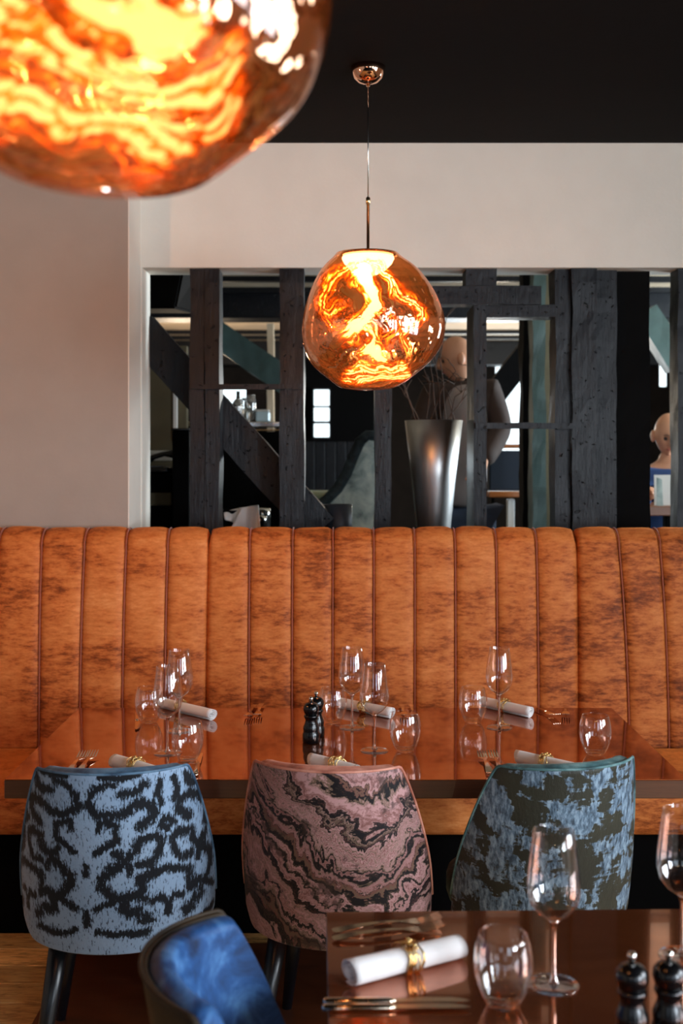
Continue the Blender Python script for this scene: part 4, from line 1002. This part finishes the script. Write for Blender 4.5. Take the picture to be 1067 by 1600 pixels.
J = {'jc': (q(724, 720, .055), (.165, .10)), 'ju': (q(724, 628, .05), (.155, .095)), 'pel': (q(722, 800), (.15, .12)), 'chest': (q(724, 668), (.165, .12)), 'ub': (q(724, 622), (.16, .11)), 'neck': (q(720, 598), .058), 'hd': (q(716, 575), .052),
     'sl': (q(676, 618), .068), 'el': (q(650, 690, -.05), .048), 'wl': (q(664, 752, -.2), .032), 'sr': (q(766, 612), .068), 'er': (q(782, 672, -.02), .048), 'wr': (q(746, 722, -.24), .032),
     'hl': (q(698, 815), .09), 'kl': (Vector((q(690, 0).x, PD-.03, .95)), .065), 'al': (Vector((q(688, 0).x, PD+.03, .55)), .045), 'tl': (Vector((q(686, 0).x, PD-.16, .49)), .038),
     'hr': (q(748, 815), .09), 'kr': (Vector((q(752, 0).x, PD-.03, .95)), .065), 'ar': (Vector((q(754, 0).x, PD+.03, .55)), .045), 'tr': (Vector((q(756, 0).x, PD-.16, .49)), .038)}
CH = [['pel', 'chest', 'ub', 'neck', 'hd'], ['ub', 'sl', 'el', 'wl'], ['ub', 'sr', 'er', 'wr'], ['pel', 'hl', 'kl', 'al', 'tl'], ['pel', 'hr', 'kr', 'ar', 'tr']]
person('bald person standing behind the steel vase in a dark brown jacket over a grey top', J, q(714, 560), ((-1, .0), .22), CH,
       [('grey_top', 'sweater', [['pel', 'chest', 'ub', 'neck']], .020), ('jacket', 'jacket', [['jc', 'ju', 'sl', 'el', 'wl'], ['ju', 'sr', 'er', 'wr']], .020), ('trousers', 'jeans', [['pel', 'hl', 'kl', 'al'], ['pel', 'hr', 'kr', 'ar']], .018)])
PD = 6.35
J = {'pel': (Vector((X(1048, PD), PD+.15, BF+.52)), (.16, .14)), 'chest': (q(1048, 790, .08), (.165, .12)), 'ub': (q(1047, 745, .03), (.15, .11)), 'neck': (q(1045, 722, .0), .058), 'hd': (q(1043, 700, -.02), .052),
     'sl': (q(1000, 742), .066), 'el': (q(985, 795, -.06), .046), 'wl': (Vector((X(1015, 6.0), 6.08, 1.37)), .03), 'sr': (q(1095, 742), .066), 'er': (q(1108, 795, -.06), .046), 'wr': (Vector((X(1078, 6.0), 6.08, 1.37)), .03),
     'hl': (Vector((X(1030, PD), PD+.1, BF+.5)), .09), 'kl': (Vector((X(1022, PD), PD-.33, BF+.50)), .065), 'al': (Vector((X(1022, PD), PD-.3, BF+.1)), .045), 'tl': (Vector((X(1022, PD), PD-.46, BF+.04)), .036),
     'hr': (Vector((X(1066, PD), PD+.1, BF+.5)), .09), 'kr': (Vector((X(1074, PD), PD-.33, BF+.50)), .065), 'ar': (Vector((X(1074, PD), PD-.3, BF+.1)), .045), 'tr': (Vector((X(1074, PD), PD-.46, BF+.04)), .036)}
person('bald person in a blue shirt seated looking down, in the rightmost gap', J, q(1041, 679, -.03), ((-.08, -1), .32), CH,
       [('shirt', 'blue_shirt', [['chest', 'ub', 'sl', 'el', 'wl'], ['ub', 'sr', 'er', 'wr'], ['pel', 'chest']], .018), ('trousers', 'jeans', [['pel', 'hl', 'kl', 'al'], ['pel', 'hr', 'kr', 'ar']], .016)])
st_ = thing('rear_chair', 'dark chair under the seated person in the narrow gap', 'chair', (X(1048, PD), PD+.15, BF))
boxobj('seat', (-.23, .23, -.22, .22, .32, .37), M['black'], st_, .01)
for a in (-.2, .2):
    for b in (-.19, .19): boxobj('leg', (a-.02, a+.02, b-.02, b+.02, 0, .32), M['black'], st_)
boxobj('backrest', (-.22, .22, .2, .235, .37, .85), M['black'], st_, .01)

# bare warm bulbs of the street side of the room, behind the camera: they sparkle in the glasses
for i, (bx, by, bz) in enumerate(((-1.6, -1.9, 2.15), (-.8, -2.2, 2.3), (.1, -1.8, 2.2), (.75, -2.3, 2.35), (2.2, -.6, 2.2), (2.5, .6, 2.3))):
    b = thing('bulb_pendant', ['bare warm bulb nearest the left wall behind the viewpoint', 'bare warm bulb between the two street windows, left one', 'bare warm bulb right behind the viewpoint', 'bare warm bulb left of the broad street window',
        'bare warm bulb hanging before the right wall pier', 'bare warm bulb hanging before the right side window'][i], 'lamp', (bx, by, bz), 0, 'bare bulbs on cords')
    bm = bmesh.new(); bmesh.ops.create_uvsphere(bm, u_segments=20, v_segments=12, radius=.032); bmobj('bulb', bm, M['bulb'], b, True)
    lathe('socket', [(0, .03), (.017, .03), (.017, .075), (.004, .085), (0, .085)], M['brass'], b, 16); lathe('cord', [(0, .08), (.003, .08), (.003, CEIL-bz-.001), (0, CEIL-bz-.001)], M['black'], b, 8)
